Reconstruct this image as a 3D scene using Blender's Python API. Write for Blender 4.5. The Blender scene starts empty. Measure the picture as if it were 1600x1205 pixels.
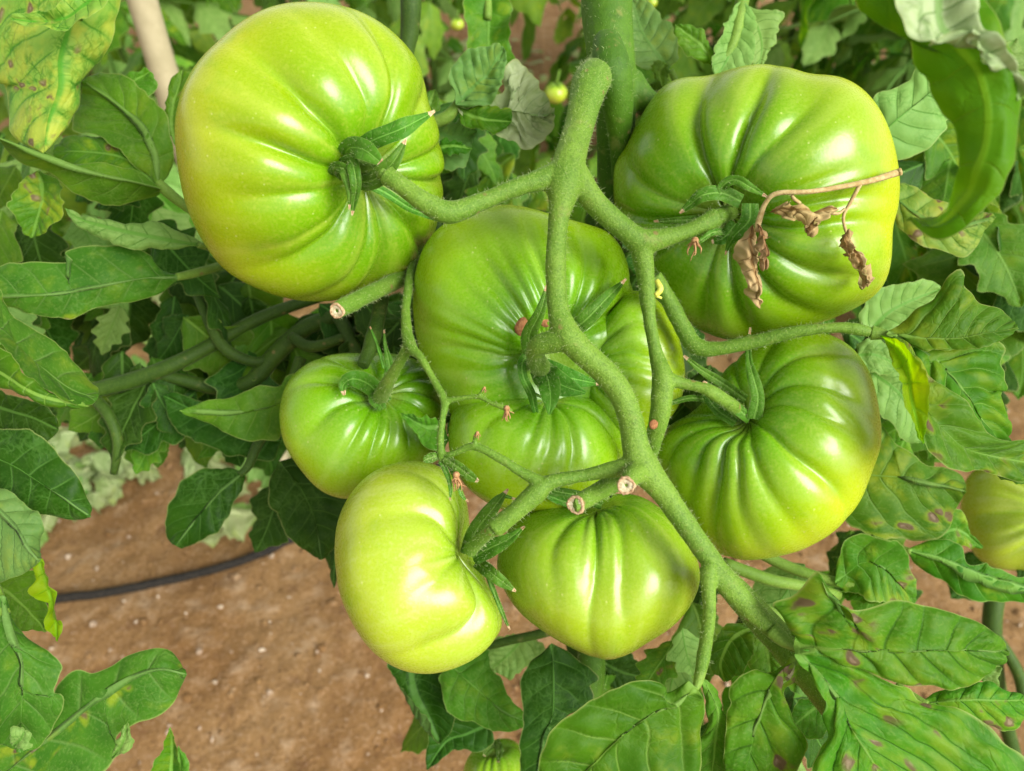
import bpy, math, random
import numpy as np
from mathutils import Vector
from mathutils.bvhtree import BVHTree

random.seed(7)
RNG = np.random.RandomState(11)
SC = bpy.context.scene
COL = SC.collection

# ------------------------------------------------------------------ camera, sky, sun, exposure
CAM = np.array([0.0, 0.0, 1.18])
PITCH = math.radians(42)
HALF = 2.0 / 3.0                      # tan of half the horizontal field of view
FWD = np.array([0, math.cos(PITCH), -math.sin(PITCH)])
UP = np.array([0, math.sin(PITCH), math.cos(PITCH)])
RIGHT = np.array([1.0, 0, 0])
cd = bpy.data.cameras.new('camera')
cam = bpy.data.objects.new('camera', cd)
COL.objects.link(cam)
cam.location = CAM
cam.rotation_euler = (math.radians(90) - PITCH, 0, 0)
cd.sensor_width = 36
cd.sensor_fit = 'HORIZONTAL'
cd.lens = 18 / HALF
cd.clip_start = 0.01
cd.clip_end = 200
cd.dof.use_dof = True
cd.dof.focus_distance = 0.268
cd.dof.aperture_fstop = 27 / 1.9      # about 1.9 mm of aperture
SC.camera = cam

SUN_DIR = np.array([0.60, -0.52, 0.62]); SUN_DIR /= np.linalg.norm(SUN_DIR)
w = bpy.data.worlds.new('World'); SC.world = w; w.use_nodes = True
wn = w.node_tree.nodes; wl = w.node_tree.links
bg = wn['Background']
sky = wn.new('ShaderNodeTexSky'); sky.sky_type = 'NISHITA'; sky.sun_disc = False
sky.sun_elevation = math.asin(SUN_DIR[2])
sky.sun_rotation = math.atan2(SUN_DIR[0], SUN_DIR[1])
sky.dust_density = 1.2; sky.air_density = 1.0; sky.ozone_density = 1.0
hs = wn.new('ShaderNodeHueSaturation'); hs.inputs['Saturation'].default_value = 0.0
tint = wn.new('ShaderNodeMix'); tint.data_type = 'RGBA'; tint.blend_type = 'MULTIPLY'; tint.inputs[0].default_value = 1.0
tint.inputs[7].default_value = (1.0, 1.0, 0.95, 1)      # daylight through the milky film of a greenhouse
wl.new(sky.outputs[0], hs.inputs['Color']); wl.new(hs.outputs[0], tint.inputs[6]); wl.new(tint.outputs[2], bg.inputs['Color'])
bg.inputs['Strength'].default_value = 0.108
sl = bpy.data.lights.new('sun', 'SUN'); so = bpy.data.objects.new('sun', sl); COL.objects.link(so)
sl.energy = 3.3; sl.angle = math.radians(36); sl.color = (1.0, 0.985, 0.91)
so.rotation_euler = Vector(SUN_DIR).to_track_quat('Z', 'Y').to_euler()
SC.view_settings.view_transform = 'Standard'
SC.view_settings.look = 'None'
SC.view_settings.exposure = 0.84
SC.view_settings.gamma = 1
SC.view_settings.use_curve_mapping = False
SC.cycles.use_denoising = True
SC.cycles.max_bounces = 6
SC.cycles.transparent_max_bounces = 8

# ------------------------------------------------------------------ helpers
def P(px, py, d):
    """photo pixel (1600 x 1205) at camera depth d (m) -> world point"""
    x = (px - 800) / 800 * HALF * d
    y = -(py - 602.5) / 800 * HALF * d
    return CAM + RIGHT * x + UP * y + FWD * d

def G(px, py, z=0.0):
    """photo pixel -> point on the ground"""
    v = P(px, py, 1.0) - CAM
    return CAM + v * ((z - CAM[2]) / v[2])

def tag(o, label=None, cat=None, group=None, kind=None):
    if label: o['label'] = label
    if cat: o['category'] = cat
    if group: o['group'] = group
    if kind: o['kind'] = kind
    return o

def link(name, me, parent=None, mat=None):
    o = bpy.data.objects.new(name, me)
    COL.objects.link(o)
    if parent is not None:
        o.parent = parent
    if mat is not None:
        me.materials.clear(); me.materials.append(mat)
    return o

def empty(name, loc, label, cat, group=None):
    o = bpy.data.objects.new(name, None); COL.objects.link(o)
    o.empty_display_size = 0.02
    EMPTY_LOC[o.name] = np.array(loc)
    return tag(o, label, cat, group)
EMPTY_LOC = {}

def mesh(name, verts, faces, smooth=True):
    me = bpy.data.meshes.new(name)
    verts = np.asarray(verts, dtype=np.float32)
    if isinstance(faces, np.ndarray):
        n, k = faces.shape
        me.vertices.add(len(verts)); me.vertices.foreach_set('co', verts.ravel())
        me.loops.add(n * k); me.loops.foreach_set('vertex_index', faces.astype(np.int32).ravel())
        me.polygons.add(n); me.polygons.foreach_set('loop_start', np.arange(n, dtype=np.int32) * k)
        me.update(calc_edges=True)
    else:
        me.from_pydata([tuple(v) for v in verts], [], faces)
    me.validate()
    if smooth:
        me.polygons.foreach_set('use_smooth', np.ones(len(me.polygons), dtype=bool))
    return me

def attr(me, name, data):
    a = me.attributes.new(name, 'FLOAT_VECTOR', 'POINT')
    a.data.foreach_set('vector', np.asarray(data, dtype=np.float32).ravel())

def vnoise(p, seed=0):
    """vectorised 3-D value noise, -1..1"""
    p = np.asarray(p, dtype=np.float64)
    i = np.floor(p).astype(np.int64); f = p - i
    f = f * f * (3 - 2 * f)
    out = 0
    for dx in (0, 1):
        for dy in (0, 1):
            for dz in (0, 1):
                h = (i[..., 0] + dx) * 374761393 + (i[..., 1] + dy) * 668265263 + (i[..., 2] + dz) * 2147483647 + seed * 974634777
                h = (h ^ (h >> 13)) * 1274126177
                h = (h ^ (h >> 16)) & 0xFFFF
                wgt = (f[..., 0] if dx else 1 - f[..., 0]) * (f[..., 1] if dy else 1 - f[..., 1]) * (f[..., 2] if dz else 1 - f[..., 2])
                out = out + wgt * (h / 32767.5 - 1)
    return out

def catmull(pts, sub=8):
    p = np.asarray(pts, dtype=float)
    if len(p) < 3: 
        t = np.linspace(0, 1, sub + 1)[:, None]
        return p[0] + (p[-1] - p[0]) * t
    q = np.vstack([2 * p[0] - p[1], p, 2 * p[-1] - p[-2]])
    out = []
    t = np.linspace(0, 1, sub, endpoint=False)[:, None]
    for k in range(1, len(q) - 2):
        a, b, c, d = q[k - 1], q[k], q[k + 1], q[k + 2]
        out.append(0.5 * ((2 * b) + (-a + c) * t + (2 * a - 5 * b + 4 * c - d) * t ** 2 + (-a + 3 * b - 3 * c + d) * t ** 3))
    out.append(p[-1:])
    return np.vstack(out)

def resample(p, n, dims=None):
    q = p[:, :dims] if dims else p
    s = np.concatenate([[0], np.cumsum(np.linalg.norm(np.diff(q, axis=0), axis=1))])
    s /= max(s[-1], 1e-9)
    u = np.linspace(0, 1, n)
    return np.stack([np.interp(u, s, p[:, k]) for k in range(p.shape[1])], axis=1)

def sstep(a, b, x):
    t = np.clip((x - a) / (b - a), 0, 1)
    return t * t * (3 - 2 * t)

def join(parts):
    """list of (verts, quad/tri faces list) -> verts, faces"""
    V, F, o = [], [], 0
    for v, f in parts:
        V.append(np.asarray(v)); F += [tuple(i + o for i in g) for g in f]; o += len(v)
    return np.vstack(V), F

# ------------------------------------------------------------------ shader helpers
class NT:
    def __init__(self, name):
        self.m = bpy.data.materials.new(name); self.m.use_nodes = True
        self.t = self.m.node_tree; self.n = self.t.nodes; self.l = self.t.links
        self.b = self.n['Principled BSDF']; self.out = self.n['Material Output']
    def put(self, sock, v):
        if v is None: return
        if hasattr(v, 'is_output'): self.l.new(v, sock)
        elif isinstance(v, (tuple, list)) and sock.type == 'RGBA' and len(v) == 3: sock.default_value = (*v, 1)
        else: sock.default_value = v
    def math(self, op, a, b=None, c=None, clamp=False):
        x = self.n.new('ShaderNodeMath'); x.operation = op; x.use_clamp = clamp
        for s, v in zip(x.inputs, (a, b, c)): self.put(s, v)
        return x.outputs[0]
    def ramp(self, v, a, b, lo=0.0, hi=1.0):
        x = self.n.new('ShaderNodeMapRange'); x.interpolation_type = 'SMOOTHSTEP'
        for s, q in zip(x.inputs[:5], (v, a, b, lo, hi)): self.put(s, q)
        return x.outputs[0]
    def mix(self, f, a, b, mode='MIX'):
        x = self.n.new('ShaderNodeMix'); x.data_type = 'RGBA'; x.blend_type = mode
        self.put(x.inputs[0], f); self.put(x.inputs[6], a); self.put(x.inputs[7], b)
        return x.outputs[2]
    def attr(self, name):
        x = self.n.new('ShaderNodeAttribute'); x.attribute_name = name
        return x.outputs['Vector']
    def sep(self, v):
        x = self.n.new('ShaderNodeSeparateXYZ'); self.put(x.inputs[0], v); return x.outputs
    def comb(self, a, b, c=0.0):
        x = self.n.new('ShaderNodeCombineXYZ')
        for s, q in zip(x.inputs, (a, b, c)): self.put(s, q)
        return x.outputs[0]
    def noise(self, vec, scale, detail=2.0, rough=0.5):
        x = self.n.new('ShaderNodeTexNoise'); self.put(x.inputs['Vector'], vec)
        x.inputs['Scale'].default_value = scale; x.inputs['Detail'].default_value = detail
        x.inputs['Roughness'].default_value = rough
        return x.outputs['Fac']
    def voro(self, vec, scale, feature='F1', out='Distance', rnd=1.0):
        x = self.n.new('ShaderNodeTexVoronoi'); x.feature = feature; self.put(x.inputs['Vector'], vec)
        x.inputs['Scale'].default_value = scale; x.inputs['Randomness'].default_value = rnd
        return x.outputs[out]
    def obj(self):
        x = self.n.new('ShaderNodeTexCoord'); return x.outputs['Object']
    def rand(self):
        x = self.n.new('ShaderNodeObjectInfo'); return x.outputs['Random']
    def bump(self, h, strength=0.4, dist=0.001):
        x = self.n.new('ShaderNodeBump'); self.put(x.inputs['Height'], h)
        x.inputs['Strength'].default_value = strength; x.inputs['Distance'].default_value = dist
        self.l.new(x.outputs[0], self.b.inputs['Normal']); return x.outputs[0]
    def hsv(self, col, h=None, s=None, v=None):
        x = self.n.new('ShaderNodeHueSaturation'); self.put(x.inputs['Color'], col)
        for k, q in (('Hue', h), ('Saturation', s), ('Value', v)): self.put(x.inputs[k], q)
        return x.outputs[0]

def leaf_mat(name, top, top2, vein, yellow=0.0, spots=0.0, trans=0.35, rough=0.5, veinw=1.0, sheen=0.04,
             ycol=(0.30, 0.38, 0.022), pale=0.25, rim=0.5, netamt=0.35, midc=None):
    t = NT(name)
    st = t.attr('lst'); uv = t.attr('luv')
    s, tt, q = t.sep(st); u, v, rnd = t.sep(uv)
    flat = t.comb(s, tt, rnd)
    at = t.math('ABSOLUTE', tt); av = t.math('ABSOLUTE', v)
    # lateral veins follow the same phase as the quilting of the blade
    r = t.math('MULTIPLY', t.math('ABSOLUTE', t.math('SUBTRACT', t.math('FRACT', q), 0.5)), 2.0)
    lat = t.math('MULTIPLY', t.ramp(r, 1.0 - 0.14 * veinw, 1.0), t.math('MULTIPLY', t.ramp(av, 0.95, 0.45, 0.25, 1.0), t.ramp(av, 0.02, 0.09)))
    midw = t.math('MULTIPLY_ADD', u, -0.0009 * veinw, 0.0013 * veinw)
    mid = t.ramp(t.math('DIVIDE', at, midw), 1.0, 0.35)
    wz = t.n.new('ShaderNodeTexNoise'); t.put(wz.inputs['Vector'], flat); wz.inputs['Scale'].default_value = 190; wz.inputs['Detail'].default_value = 2
    wp = t.n.new('ShaderNodeVectorMath'); wp.operation = 'MULTIPLY_ADD'; t.l.new(wz.outputs['Color'], wp.inputs[0]); wp.inputs[1].default_value = (0.0065,) * 3; t.l.new(flat, wp.inputs[2])
    fade = t.ramp(t.noise(flat, 55, 2), 0.36, 0.62)
    net = t.math('MULTIPLY', t.ramp(t.voro(wp.outputs[0], 310, 'DISTANCE_TO_EDGE'), 0.16, 0.0), fade)
    net2 = t.math('MULTIPLY', t.ramp(t.voro(wp.outputs[0], 120, 'DISTANCE_TO_EDGE'), 0.09, 0.0), fade)
    fine = t.noise(flat, 900, 2); med = t.noise(flat, 60, 3); big = t.noise(flat, 22, 2)
    c = t.mix(t.ramp(med, 0.3, 0.7), top, top2)
    c = t.mix(t.math('MULTIPLY', net, netamt), c, vein)
    c = t.mix(t.math('MULTIPLY', net2, netamt * 1.3), c, vein)
    if pale:
        dust = t.math('MULTIPLY', t.ramp(fine, 0.48, 0.75), pale * 0.5)
        c = t.mix(dust, c, (0.24, 0.36, 0.09))
    if yellow:
        yv = t.noise(flat, 90, 3, 0.6); yw = t.noise(flat, 30, 1)
        inter = t.ramp(r, 1.0, 0.45, 0.25, 1.0)
        ym = t.math('MULTIPLY', t.math('MULTIPLY', t.ramp(t.math('ADD', t.math('MULTIPLY', yv, 0.6), t.math('MULTIPLY', yw, 0.4)), 0.52 - 0.10 * yellow, 0.70 - 0.08 * yellow), inter), min(0.85, yellow + 0.15))
        c = t.mix(ym, c, ycol)
    c = t.mix(t.math('MULTIPLY', lat, 0.75), c, vein)
    c = t.mix(t.math('MULTIPLY', mid, 0.85), c, midc or tuple(min(1, x * 1.35) for x in vein))
    if spots:
        warp = t.n.new('ShaderNodeVectorMath'); warp.operation = 'MULTIPLY_ADD'
        nz = t.n.new('ShaderNodeTexNoise'); t.put(nz.inputs['Vector'], flat); nz.inputs['Scale'].default_value = 160
        t.l.new(nz.outputs['Color'], warp.inputs[0]); warp.inputs[1].default_value = (0.006,) * 3; t.l.new(flat, warp.inputs[2])
        sd = t.voro(warp.outputs[0], 150)
        where = t.ramp(t.noise(flat, 40, 1), 0.60 - 0.14 * spots, 0.68 - 0.14 * spots)
        halo = t.math('MULTIPLY', t.ramp(sd, 0.62, 0.25), where)
        core = t.math('MULTIPLY', t.ramp(sd, 0.40, 0.26), t.math('MULTIPLY', where, t.ramp(t.noise(flat, 85, 0), 0.40, 0.48)))
        c = t.mix(t.math('MULTIPLY', halo, 0.55), c, ycol)
        c = t.mix(t.math('MULTIPLY', core, 0.85), c, (0.13, 0.070, 0.055))
        c = t.mix(t.math('MULTIPLY', t.ramp(sd, 0.20, 0.10), t.math('MULTIPLY', core, 0.6)), c, (0.30, 0.22, 0.15))
    if rim:
        c = t.mix(t.math('MULTIPLY', t.ramp(av, 0.955, 1.0), rim), c, (0.34, 0.40, 0.13))
    c = t.hsv(c, t.math('MULTIPLY_ADD', t.rand(), 0.024, 0.488), None, t.math('MULTIPLY_ADD', t.rand(), 0.30, 0.85))
    geo = t.n.new('ShaderNodeNewGeometry')
    c = t.mix(t.math('MULTIPLY', geo.outputs['Backfacing'], 0.25), c, (0.20, 0.32, 0.10))
    t.put(t.b.inputs['Base Color'], c)
    t.put(t.b.inputs['Roughness'], t.math('MULTIPLY_ADD', fine, 0.2, rough - 0.1))
    t.b.inputs['Specular IOR Level'].default_value = 0.13
    t.b.inputs['Sheen Weight'].default_value = sheen
    t.b.inputs['Sheen Roughness'].default_value = 0.4
    h = t.math('ADD', t.math('MULTIPLY', lat, -0.9), t.math('MULTIPLY', net, -0.22))
    h = t.math('ADD', h, t.math('MULTIPLY', net2, -0.45))
    h = t.math('ADD', h, t.math('MULTIPLY', mid, 0.5))
    h = t.math('ADD', h, t.math('MULTIPLY', fine, 0.25))
    nrm = t.bump(h, 0.55, 0.0005)
    tr = t.n.new('ShaderNodeBsdfTranslucent')
    t.put(tr.inputs['Color'], t.hsv(c, 0.485, 1.15, 1.5)); t.l.new(nrm, tr.inputs['Normal'])
    mx = t.n.new('ShaderNodeMixShader'); mx.inputs[0].default_value = trans
    t.l.new(t.b.outputs[0], mx.inputs[1]); t.l.new(tr.outputs[0], mx.inputs[2]); t.l.new(mx.outputs[0], t.out.inputs[0])
    return t.m

MAT = {}
MAT['leaf'] = leaf_mat('leaf green', (0.052, 0.165, 0.008), (0.086, 0.225, 0.011), (0.125, 0.250, 0.040), 0.06, pale=0.4)
MAT['leaf_dark'] = leaf_mat('leaf shaded dark green', (0.014, 0.056, 0.002), (0.024, 0.080, 0.003), (0.065, 0.160, 0.025), 0.0, pale=0.12, trans=0.22)  # shade deep in the foliage is put into this darker green
MAT['leaf_bright'] = leaf_mat('leaf bright green', (0.034, 0.140, 0.003), (0.060, 0.190, 0.005), (0.150, 0.300, 0.045), 0.30, netamt=0.12, pale=0.15)
MAT['leaf_spot'] = leaf_mat('leaf blotched', (0.046, 0.175, 0.005), (0.080, 0.230, 0.010), (0.030, 0.110, 0.006), 0.42, 1.0, ycol=(0.20, 0.30, 0.018), rim=0.6, netamt=0.2, midc=(0.16, 0.30, 0.05), pale=0.5)
MAT['leaf_tip'] = leaf_mat('leaf lightly blotched', (0.048, 0.160, 0.006), (0.080, 0.205, 0.010), (0.120, 0.245, 0.040), 0.38, 0.4, pale=0.4, rim=0.5, netamt=0.22)
MAT['leaf_dim'] = leaf_mat('leaf dull green', (0.036, 0.130, 0.009), (0.060, 0.180, 0.013), (0.110, 0.215, 0.045), 0.10, 0.12, pale=0.4, rim=0.5, netamt=0.2)
MAT['leaf_under'] = leaf_mat('leaf underside', (0.180, 0.330, 0.075), (0.220, 0.375, 0.095), (0.085, 0.210, 0.030), 0.0, pale=0.5, veinw=0.9, netamt=0.4)
MAT['leaf_under_spot'] = leaf_mat('leaf underside blotched', (0.165, 0.325, 0.040), (0.225, 0.370, 0.060), (0.055, 0.185, 0.014), 0.55, 0.55, ycol=(0.42, 0.44, 0.06), pale=0.35, netamt=0.7)
MAT['leaf_silver'] = leaf_mat('leaf silvery underside', (0.330, 0.430, 0.210), (0.400, 0.490, 0.270), (0.130, 0.250, 0.060), 0.0, pale=0.6, netamt=0.5, trans=0.2)
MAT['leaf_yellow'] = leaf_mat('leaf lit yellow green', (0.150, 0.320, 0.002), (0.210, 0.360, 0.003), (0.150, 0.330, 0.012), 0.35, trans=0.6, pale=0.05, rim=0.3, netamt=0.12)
MAT['leaf_near'] = leaf_mat('near leaf', (0.052, 0.205, 0.003), (0.095, 0.270, 0.004), (0.110, 0.260, 0.010), 0.12, trans=0.45, pale=0.05, rim=0.6, netamt=0.0, veinw=0.5)
MAT['leaf_blue'] = leaf_mat('leaf dusty green', (0.110, 0.255, 0.060), (0.150, 0.300, 0.075), (0.085, 0.205, 0.045), 0.25, pale=0.5, rim=0.3, netamt=0.25)
MAT['sepal'] = leaf_mat('sepal', (0.048, 0.155, 0.009), (0.074, 0.200, 0.014), (0.125, 0.260, 0.042), 0, trans=0.2, pale=0.5, veinw=0.4, netamt=0.12)
MAT['leaf_litter'] = leaf_mat('wilted leaf', (0.230, 0.310, 0.110), (0.330, 0.390, 0.180), (0.390, 0.440, 0.230), 0.3, pale=0.4)
MAT['leaf_far'] = leaf_mat('leaf of the far rows', (0.100, 0.235, 0.014), (0.170, 0.320, 0.030), (0.150, 0.270, 0.050), 0.3, pale=0.25)
MAT['withered'] = leaf_mat('withered leaf', (0.310, 0.205, 0.085), (0.440, 0.320, 0.165), (0.180, 0.100, 0.038), 0, trans=0.12, pale=0.0, rim=0.0, rough=0.85, netamt=0.3)

def stem_mat(name, a, b, fuzz=0.5, scale=1.0):
    t = NT(name); o = t.obj()
    n1 = t.noise(o, 45 * scale, 3); n2 = t.noise(o, 1500, 2, 0.8); n3 = t.noise(o, 380 * scale, 2)
    c = t.mix(t.ramp(n1, 0.35, 0.68), a, b)
    c = t.mix(t.ramp(n3, 0.5, 0.72, 0, 0.35), c, tuple(x * 0.62 for x in a))
    c = t.mix(t.ramp(n2, 0.52, 0.66, 0, fuzz), c, (0.22, 0.32, 0.06))
    c = t.mix(t.ramp(n2, 0.48, 0.36, 0, fuzz), c, tuple(x * 0.6 for x in a))
    c = t.mix(t.ramp(t.noise(o, 120 * scale, 3, 0.65), 0.60, 0.78, 0, 0.45), c, (0.25, 0.24, 0.07))
    t.put(t.b.inputs['Base Color'], c)
    t.b.inputs['Roughness'].default_value = 0.62
    t.b.inputs['Specular IOR Level'].default_value = 0.3
    t.b.inputs['Sheen Weight'].default_value = 0.08
    t.b.inputs['Sheen Roughness'].default_value = 0.35
    t.b.inputs['Sheen Tint'].default_value = (0.75, 0.9, 0.5, 1)
    t.b.inputs['Subsurface Weight'].default_value = 0.12
    t.b.inputs['Subsurface Radius'].default_value = (0.6, 1.0, 0.3)
    t.b.inputs['Subsurface Scale'].default_value = 0.002
    sc = t.math('MULTIPLY', t.ramp(t.voro(o, 150 * scale), 0.20, 0.10), t.ramp(t.noise(o, 60 * scale, 1), 0.55, 0.62, 0, 0.8))
    c2 = t.mix(sc, c, (0.20, 0.15, 0.05)); t.put(t.b.inputs['Base Color'], c2)
    t.bump(t.math('ADD', n2, t.math('MULTIPLY', n3, 0.8)), 0.6, 0.0004)
    return t.m
MAT['stem'] = stem_mat('hairy stem', (0.090, 0.195, 0.012), (0.140, 0.255, 0.022), 0.5)
MAT['stem_main'] = stem_mat('main stem', (0.036, 0.108, 0.002), (0.060, 0.150, 0.003), 0.1)
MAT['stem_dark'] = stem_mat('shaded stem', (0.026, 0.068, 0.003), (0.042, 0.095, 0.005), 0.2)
MAT['stem_pale'] = stem_mat('petiole', (0.110, 0.215, 0.018), (0.160, 0.275, 0.035), 0.35)

def plain(name, c1, c2, scale=200, rough=0.7, bump=0.4, bd=0.0006, trans=0):
    t = NT(name); o = t.obj()
    n1 = t.noise(o, scale, 4, 0.6)
    t.put(t.b.inputs['Base Color'], t.mix(t.ramp(n1, 0.32, 0.68), c1, c2))
    t.b.inputs['Roughness'].default_value = rough
    t.bump(n1, bump, bd)
    return t.m
MAT['hair'] = plain('stem hair', (0.42, 0.53, 0.20), (0.54, 0.62, 0.30), 300, 0.5)
MAT['cut'] = plain('cut pith', (0.45, 0.38, 0.21), (0.60, 0.54, 0.36), 700, 0.6)
MAT['cut_rim'] = plain('dried cut rim', (0.30, 0.17, 0.08), (0.52, 0.38, 0.22), 900, 0.8)
MAT['scar'] = plain('corky scar', (0.20, 0.075, 0.025), (0.36, 0.16, 0.06), 700, 0.9, 0.8)
MAT['dry_stalk'] = plain('dry stalk', (0.34, 0.23, 0.08), (0.50, 0.38, 0.18), 500, 0.8, 0.7)
MAT['tip'] = plain('dry tip', (0.40, 0.22, 0.10), (0.58, 0.46, 0.28), 800, 0.7)
MAT['hose'] = plain('dusty drip hose', (0.008, 0.008, 0.009), (0.040, 0.034, 0.027), 330, 0.85, 0.6, 0.001)
MAT['hose'].node_tree.nodes['Principled BSDF'].inputs['Specular IOR Level'].default_value = 0.15
MAT['stake'] = plain('weathered grey stake', (0.33, 0.29, 0.17), (0.42, 0.37, 0.23), 30, 0.75, 0.3, 0.002)
MAT['pebble'] = plain('pale pebble', (0.30, 0.20, 0.13), (0.58, 0.47, 0.35), 40, 0.8, 0.4, 0.001)
MAT['petal'] = plain('dried petal', (0.30, 0.14, 0.05), (0.46, 0.27, 0.12), 700, 0.8, 0.7)
MAT['bit'] = plain('yellow petal scrap', (0.50, 0.55, 0.05), (0.62, 0.64, 0.12), 700, 0.6)

def tomato_mat(name, top, mid, low, pale):
    t = NT(name)
    a, g, ph = t.sep(t.attr('tatt')); o = t.obj()
    streak = t.noise(t.attr('tdir'), 3.2, 3, 0.5)
    blot = t.noise(o, 26, 3); fine = t.noise(o, 900, 2); dots = t.voro(o, 330)
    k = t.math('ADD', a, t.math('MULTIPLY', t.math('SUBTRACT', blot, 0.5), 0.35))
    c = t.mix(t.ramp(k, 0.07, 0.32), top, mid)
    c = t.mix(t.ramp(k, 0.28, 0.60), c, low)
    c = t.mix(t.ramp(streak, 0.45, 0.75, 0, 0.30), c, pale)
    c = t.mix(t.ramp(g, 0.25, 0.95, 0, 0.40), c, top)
    c = t.mix(t.ramp(fine, 0.50, 0.76, 0, 0.30), c, pale)
    c = t.mix(t.ramp(t.noise(o, 58, 3, 0.65), 0.52, 0.72, 0, 0.30), c, top)
    c = t.mix(t.ramp(t.noise(o, 140, 3, 0.7), 0.60, 0.74, 0, 0.22), c, pale)
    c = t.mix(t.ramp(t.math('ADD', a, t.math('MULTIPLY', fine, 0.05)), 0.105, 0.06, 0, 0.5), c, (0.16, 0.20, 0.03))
    dm = t.math('MULTIPLY', t.ramp(dots, 0.16, 0.07), t.ramp(t.noise(o, 90, 1), 0.5, 0.62, 0, 0.4))
    c = t.mix(dm, c, (0.62, 0.66, 0.28))
    t.put(t.b.inputs['Base Color'], c)
    t.put(t.b.inputs['Roughness'], t.math('MULTIPLY_ADD', fine, 0.14, 0.21))
    t.b.inputs['Specular IOR Level'].default_value = 0.5
    t.b.inputs['Subsurface Weight'].default_value = 0.30
    t.b.inputs['Subsurface Radius'].default_value = (0.9, 1.0, 0.25)
    t.b.inputs['Subsurface Scale'].default_value = 0.004
    t.bump(t.math('ADD', t.math('MULTIPLY', fine, 0.35), t.math('MULTIPLY', streak, 0.5)), 0.14, 0.0008)
    return t.m
MAT['tomA'] = tomato_mat('unripe tomato yellowing', (0.130, 0.310, 0.003), (0.232, 0.345, 0.003), (0.345, 0.385, 0.005), (0.44, 0.50, 0.07))
MAT['tomB'] = tomato_mat('unripe tomato', (0.100, 0.275, 0.002), (0.195, 0.345, 0.003), (0.380, 0.445, 0.005), (0.38, 0.49, 0.08))
MAT['tomC'] = tomato_mat('unripe tomato deep green', (0.100, 0.280, 0.002), (0.170, 0.350, 0.004), (0.265, 0.390, 0.006), (0.32, 0.47, 0.08))
MAT['tomE'] = tomato_mat('unripe tomato pale', (0.195, 0.350, 0.008), (0.320, 0.440, 0.030), (0.345, 0.430, 0.022), (0.50, 0.56, 0.20))
MAT['tomF'] = tomato_mat('unripe tomato light green', (0.132, 0.320, 0.006), (0.225, 0.370, 0.013), (0.270, 0.370, 0.013), (0.42, 0.51, 0.11))
MAT['tomG'] = tomato_mat('unripe tomato yellow green', (0.120, 0.310, 0.003), (0.235, 0.400, 0.006), (0.380, 0.465, 0.010), (0.42, 0.53, 0.09))

# ------------------------------------------------------------------ builders
def tube_geo(pts, rad, seg=10, cap=True):
    """pts (n,3) world, rad (n) -> verts, faces"""
    pts = np.asarray(pts); n = len(pts)
    tan = np.gradient(pts, axis=0); tan /= np.linalg.norm(tan, axis=1)[:, None] + 1e-12
    ref = np.array([0.31, 0.52, 0.79])
    a = np.cross(tan[0], ref); a /= np.linalg.norm(a)
    V = []
    ang = np.linspace(0, 2 * math.pi, seg, endpoint=False)
    for i in range(n):
        a = a - tan[i] * a.dot(tan[i]); a /= np.linalg.norm(a) + 1e-12
        b = np.cross(tan[i], a)
        V.append(pts[i] + rad[i] * (np.cos(ang)[:, None] * a + np.sin(ang)[:, None] * b))
    V = np.vstack(V)
    F = []
    for i in range(n - 1):
        for j in range(seg):
            k = (j + 1) % seg
            F.append((i * seg + j, i * seg + k, (i + 1) * seg + k, (i + 1) * seg + j))
    if cap:
        F.append(tuple(range(seg - 1, -1, -1))); F.append(tuple((n - 1) * seg + j for j in range(seg)))
    return V, F

def pxtube(spec, sub=6, seg=10):
    """spec [(px,py,d,r_px)] -> tube geometry with smooth path"""
    c = catmull(spec, sub)
    pts = np.array([P(a, b, d) for a, b, d, r in c])
    rad = np.array([max(r, 0.5) / 800 * HALF * d for a, b, d, r in c])
    return tube_geo(pts, rad, seg)

def blob_geo(c, r, n=10, m=7):
    V = [c + np.array([0, 0, r])]
    for i in range(1, m):
        th = math.pi * i / m
        for j in range(n):
            ph = 2 * math.pi * j / n
            V.append(c + r * np.array([math.sin(th) * math.cos(ph), math.sin(th) * math.sin(ph), math.cos(th)]))
    V.append(c - np.array([0, 0, r]))
    F = [(0, 1 + j, 1 + (j + 1) % n) for j in range(n)]
    for i in range(m - 2):
        for j in range(n):
            k = (j + 1) % n
            F.append((1 + i * n + j, 1 + (i + 1) * n + j, 1 + (i + 1) * n + k, 1 + i * n + k))
    L = len(V) - 1
    F += [(L, 1 + (m - 2) * n + (j + 1) % n, 1 + (m - 2) * n + j) for j in range(n)]
    return np.array(V), F

def remeshed(name, parts, voxel=0.0006, smooth=6):
    v, f = join(parts)
    me = mesh(name, v, f)
    o = bpy.data.objects.new(name, me); COL.objects.link(o)
    r = o.modifiers.new('r', 'REMESH'); r.mode = 'VOXEL'; r.voxel_size = voxel
    s = o.modifiers.new('s', 'SMOOTH'); s.factor = 0.5; s.iterations = smooth
    dg = bpy.context.evaluated_depsgraph_get()
    out = bpy.data.meshes.new_from_object(o.evaluated_get(dg))
    bpy.data.objects.remove(o); bpy.data.meshes.remove(me)
    out.name = name
    co = np.empty(len(out.vertices) * 3, dtype=np.float32); out.vertices.foreach_get('co', co); co = co.reshape(-1, 3).astype(float)
    no = np.empty(len(out.vertices) * 3, dtype=np.float32); out.vertices.foreach_get('normal', no); no = no.reshape(-1, 3)
    co += no * (0.00030 * vnoise(co * 110, 4) + 0.00014 * vnoise(co * 420, 5))[:, None]
    out.vertices.foreach_set('co', co.astype(np.float32).ravel()); out.update()
    out.polygons.foreach_set('use_smooth', np.ones(len(out.polygons), dtype=bool))
    return out

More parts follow.
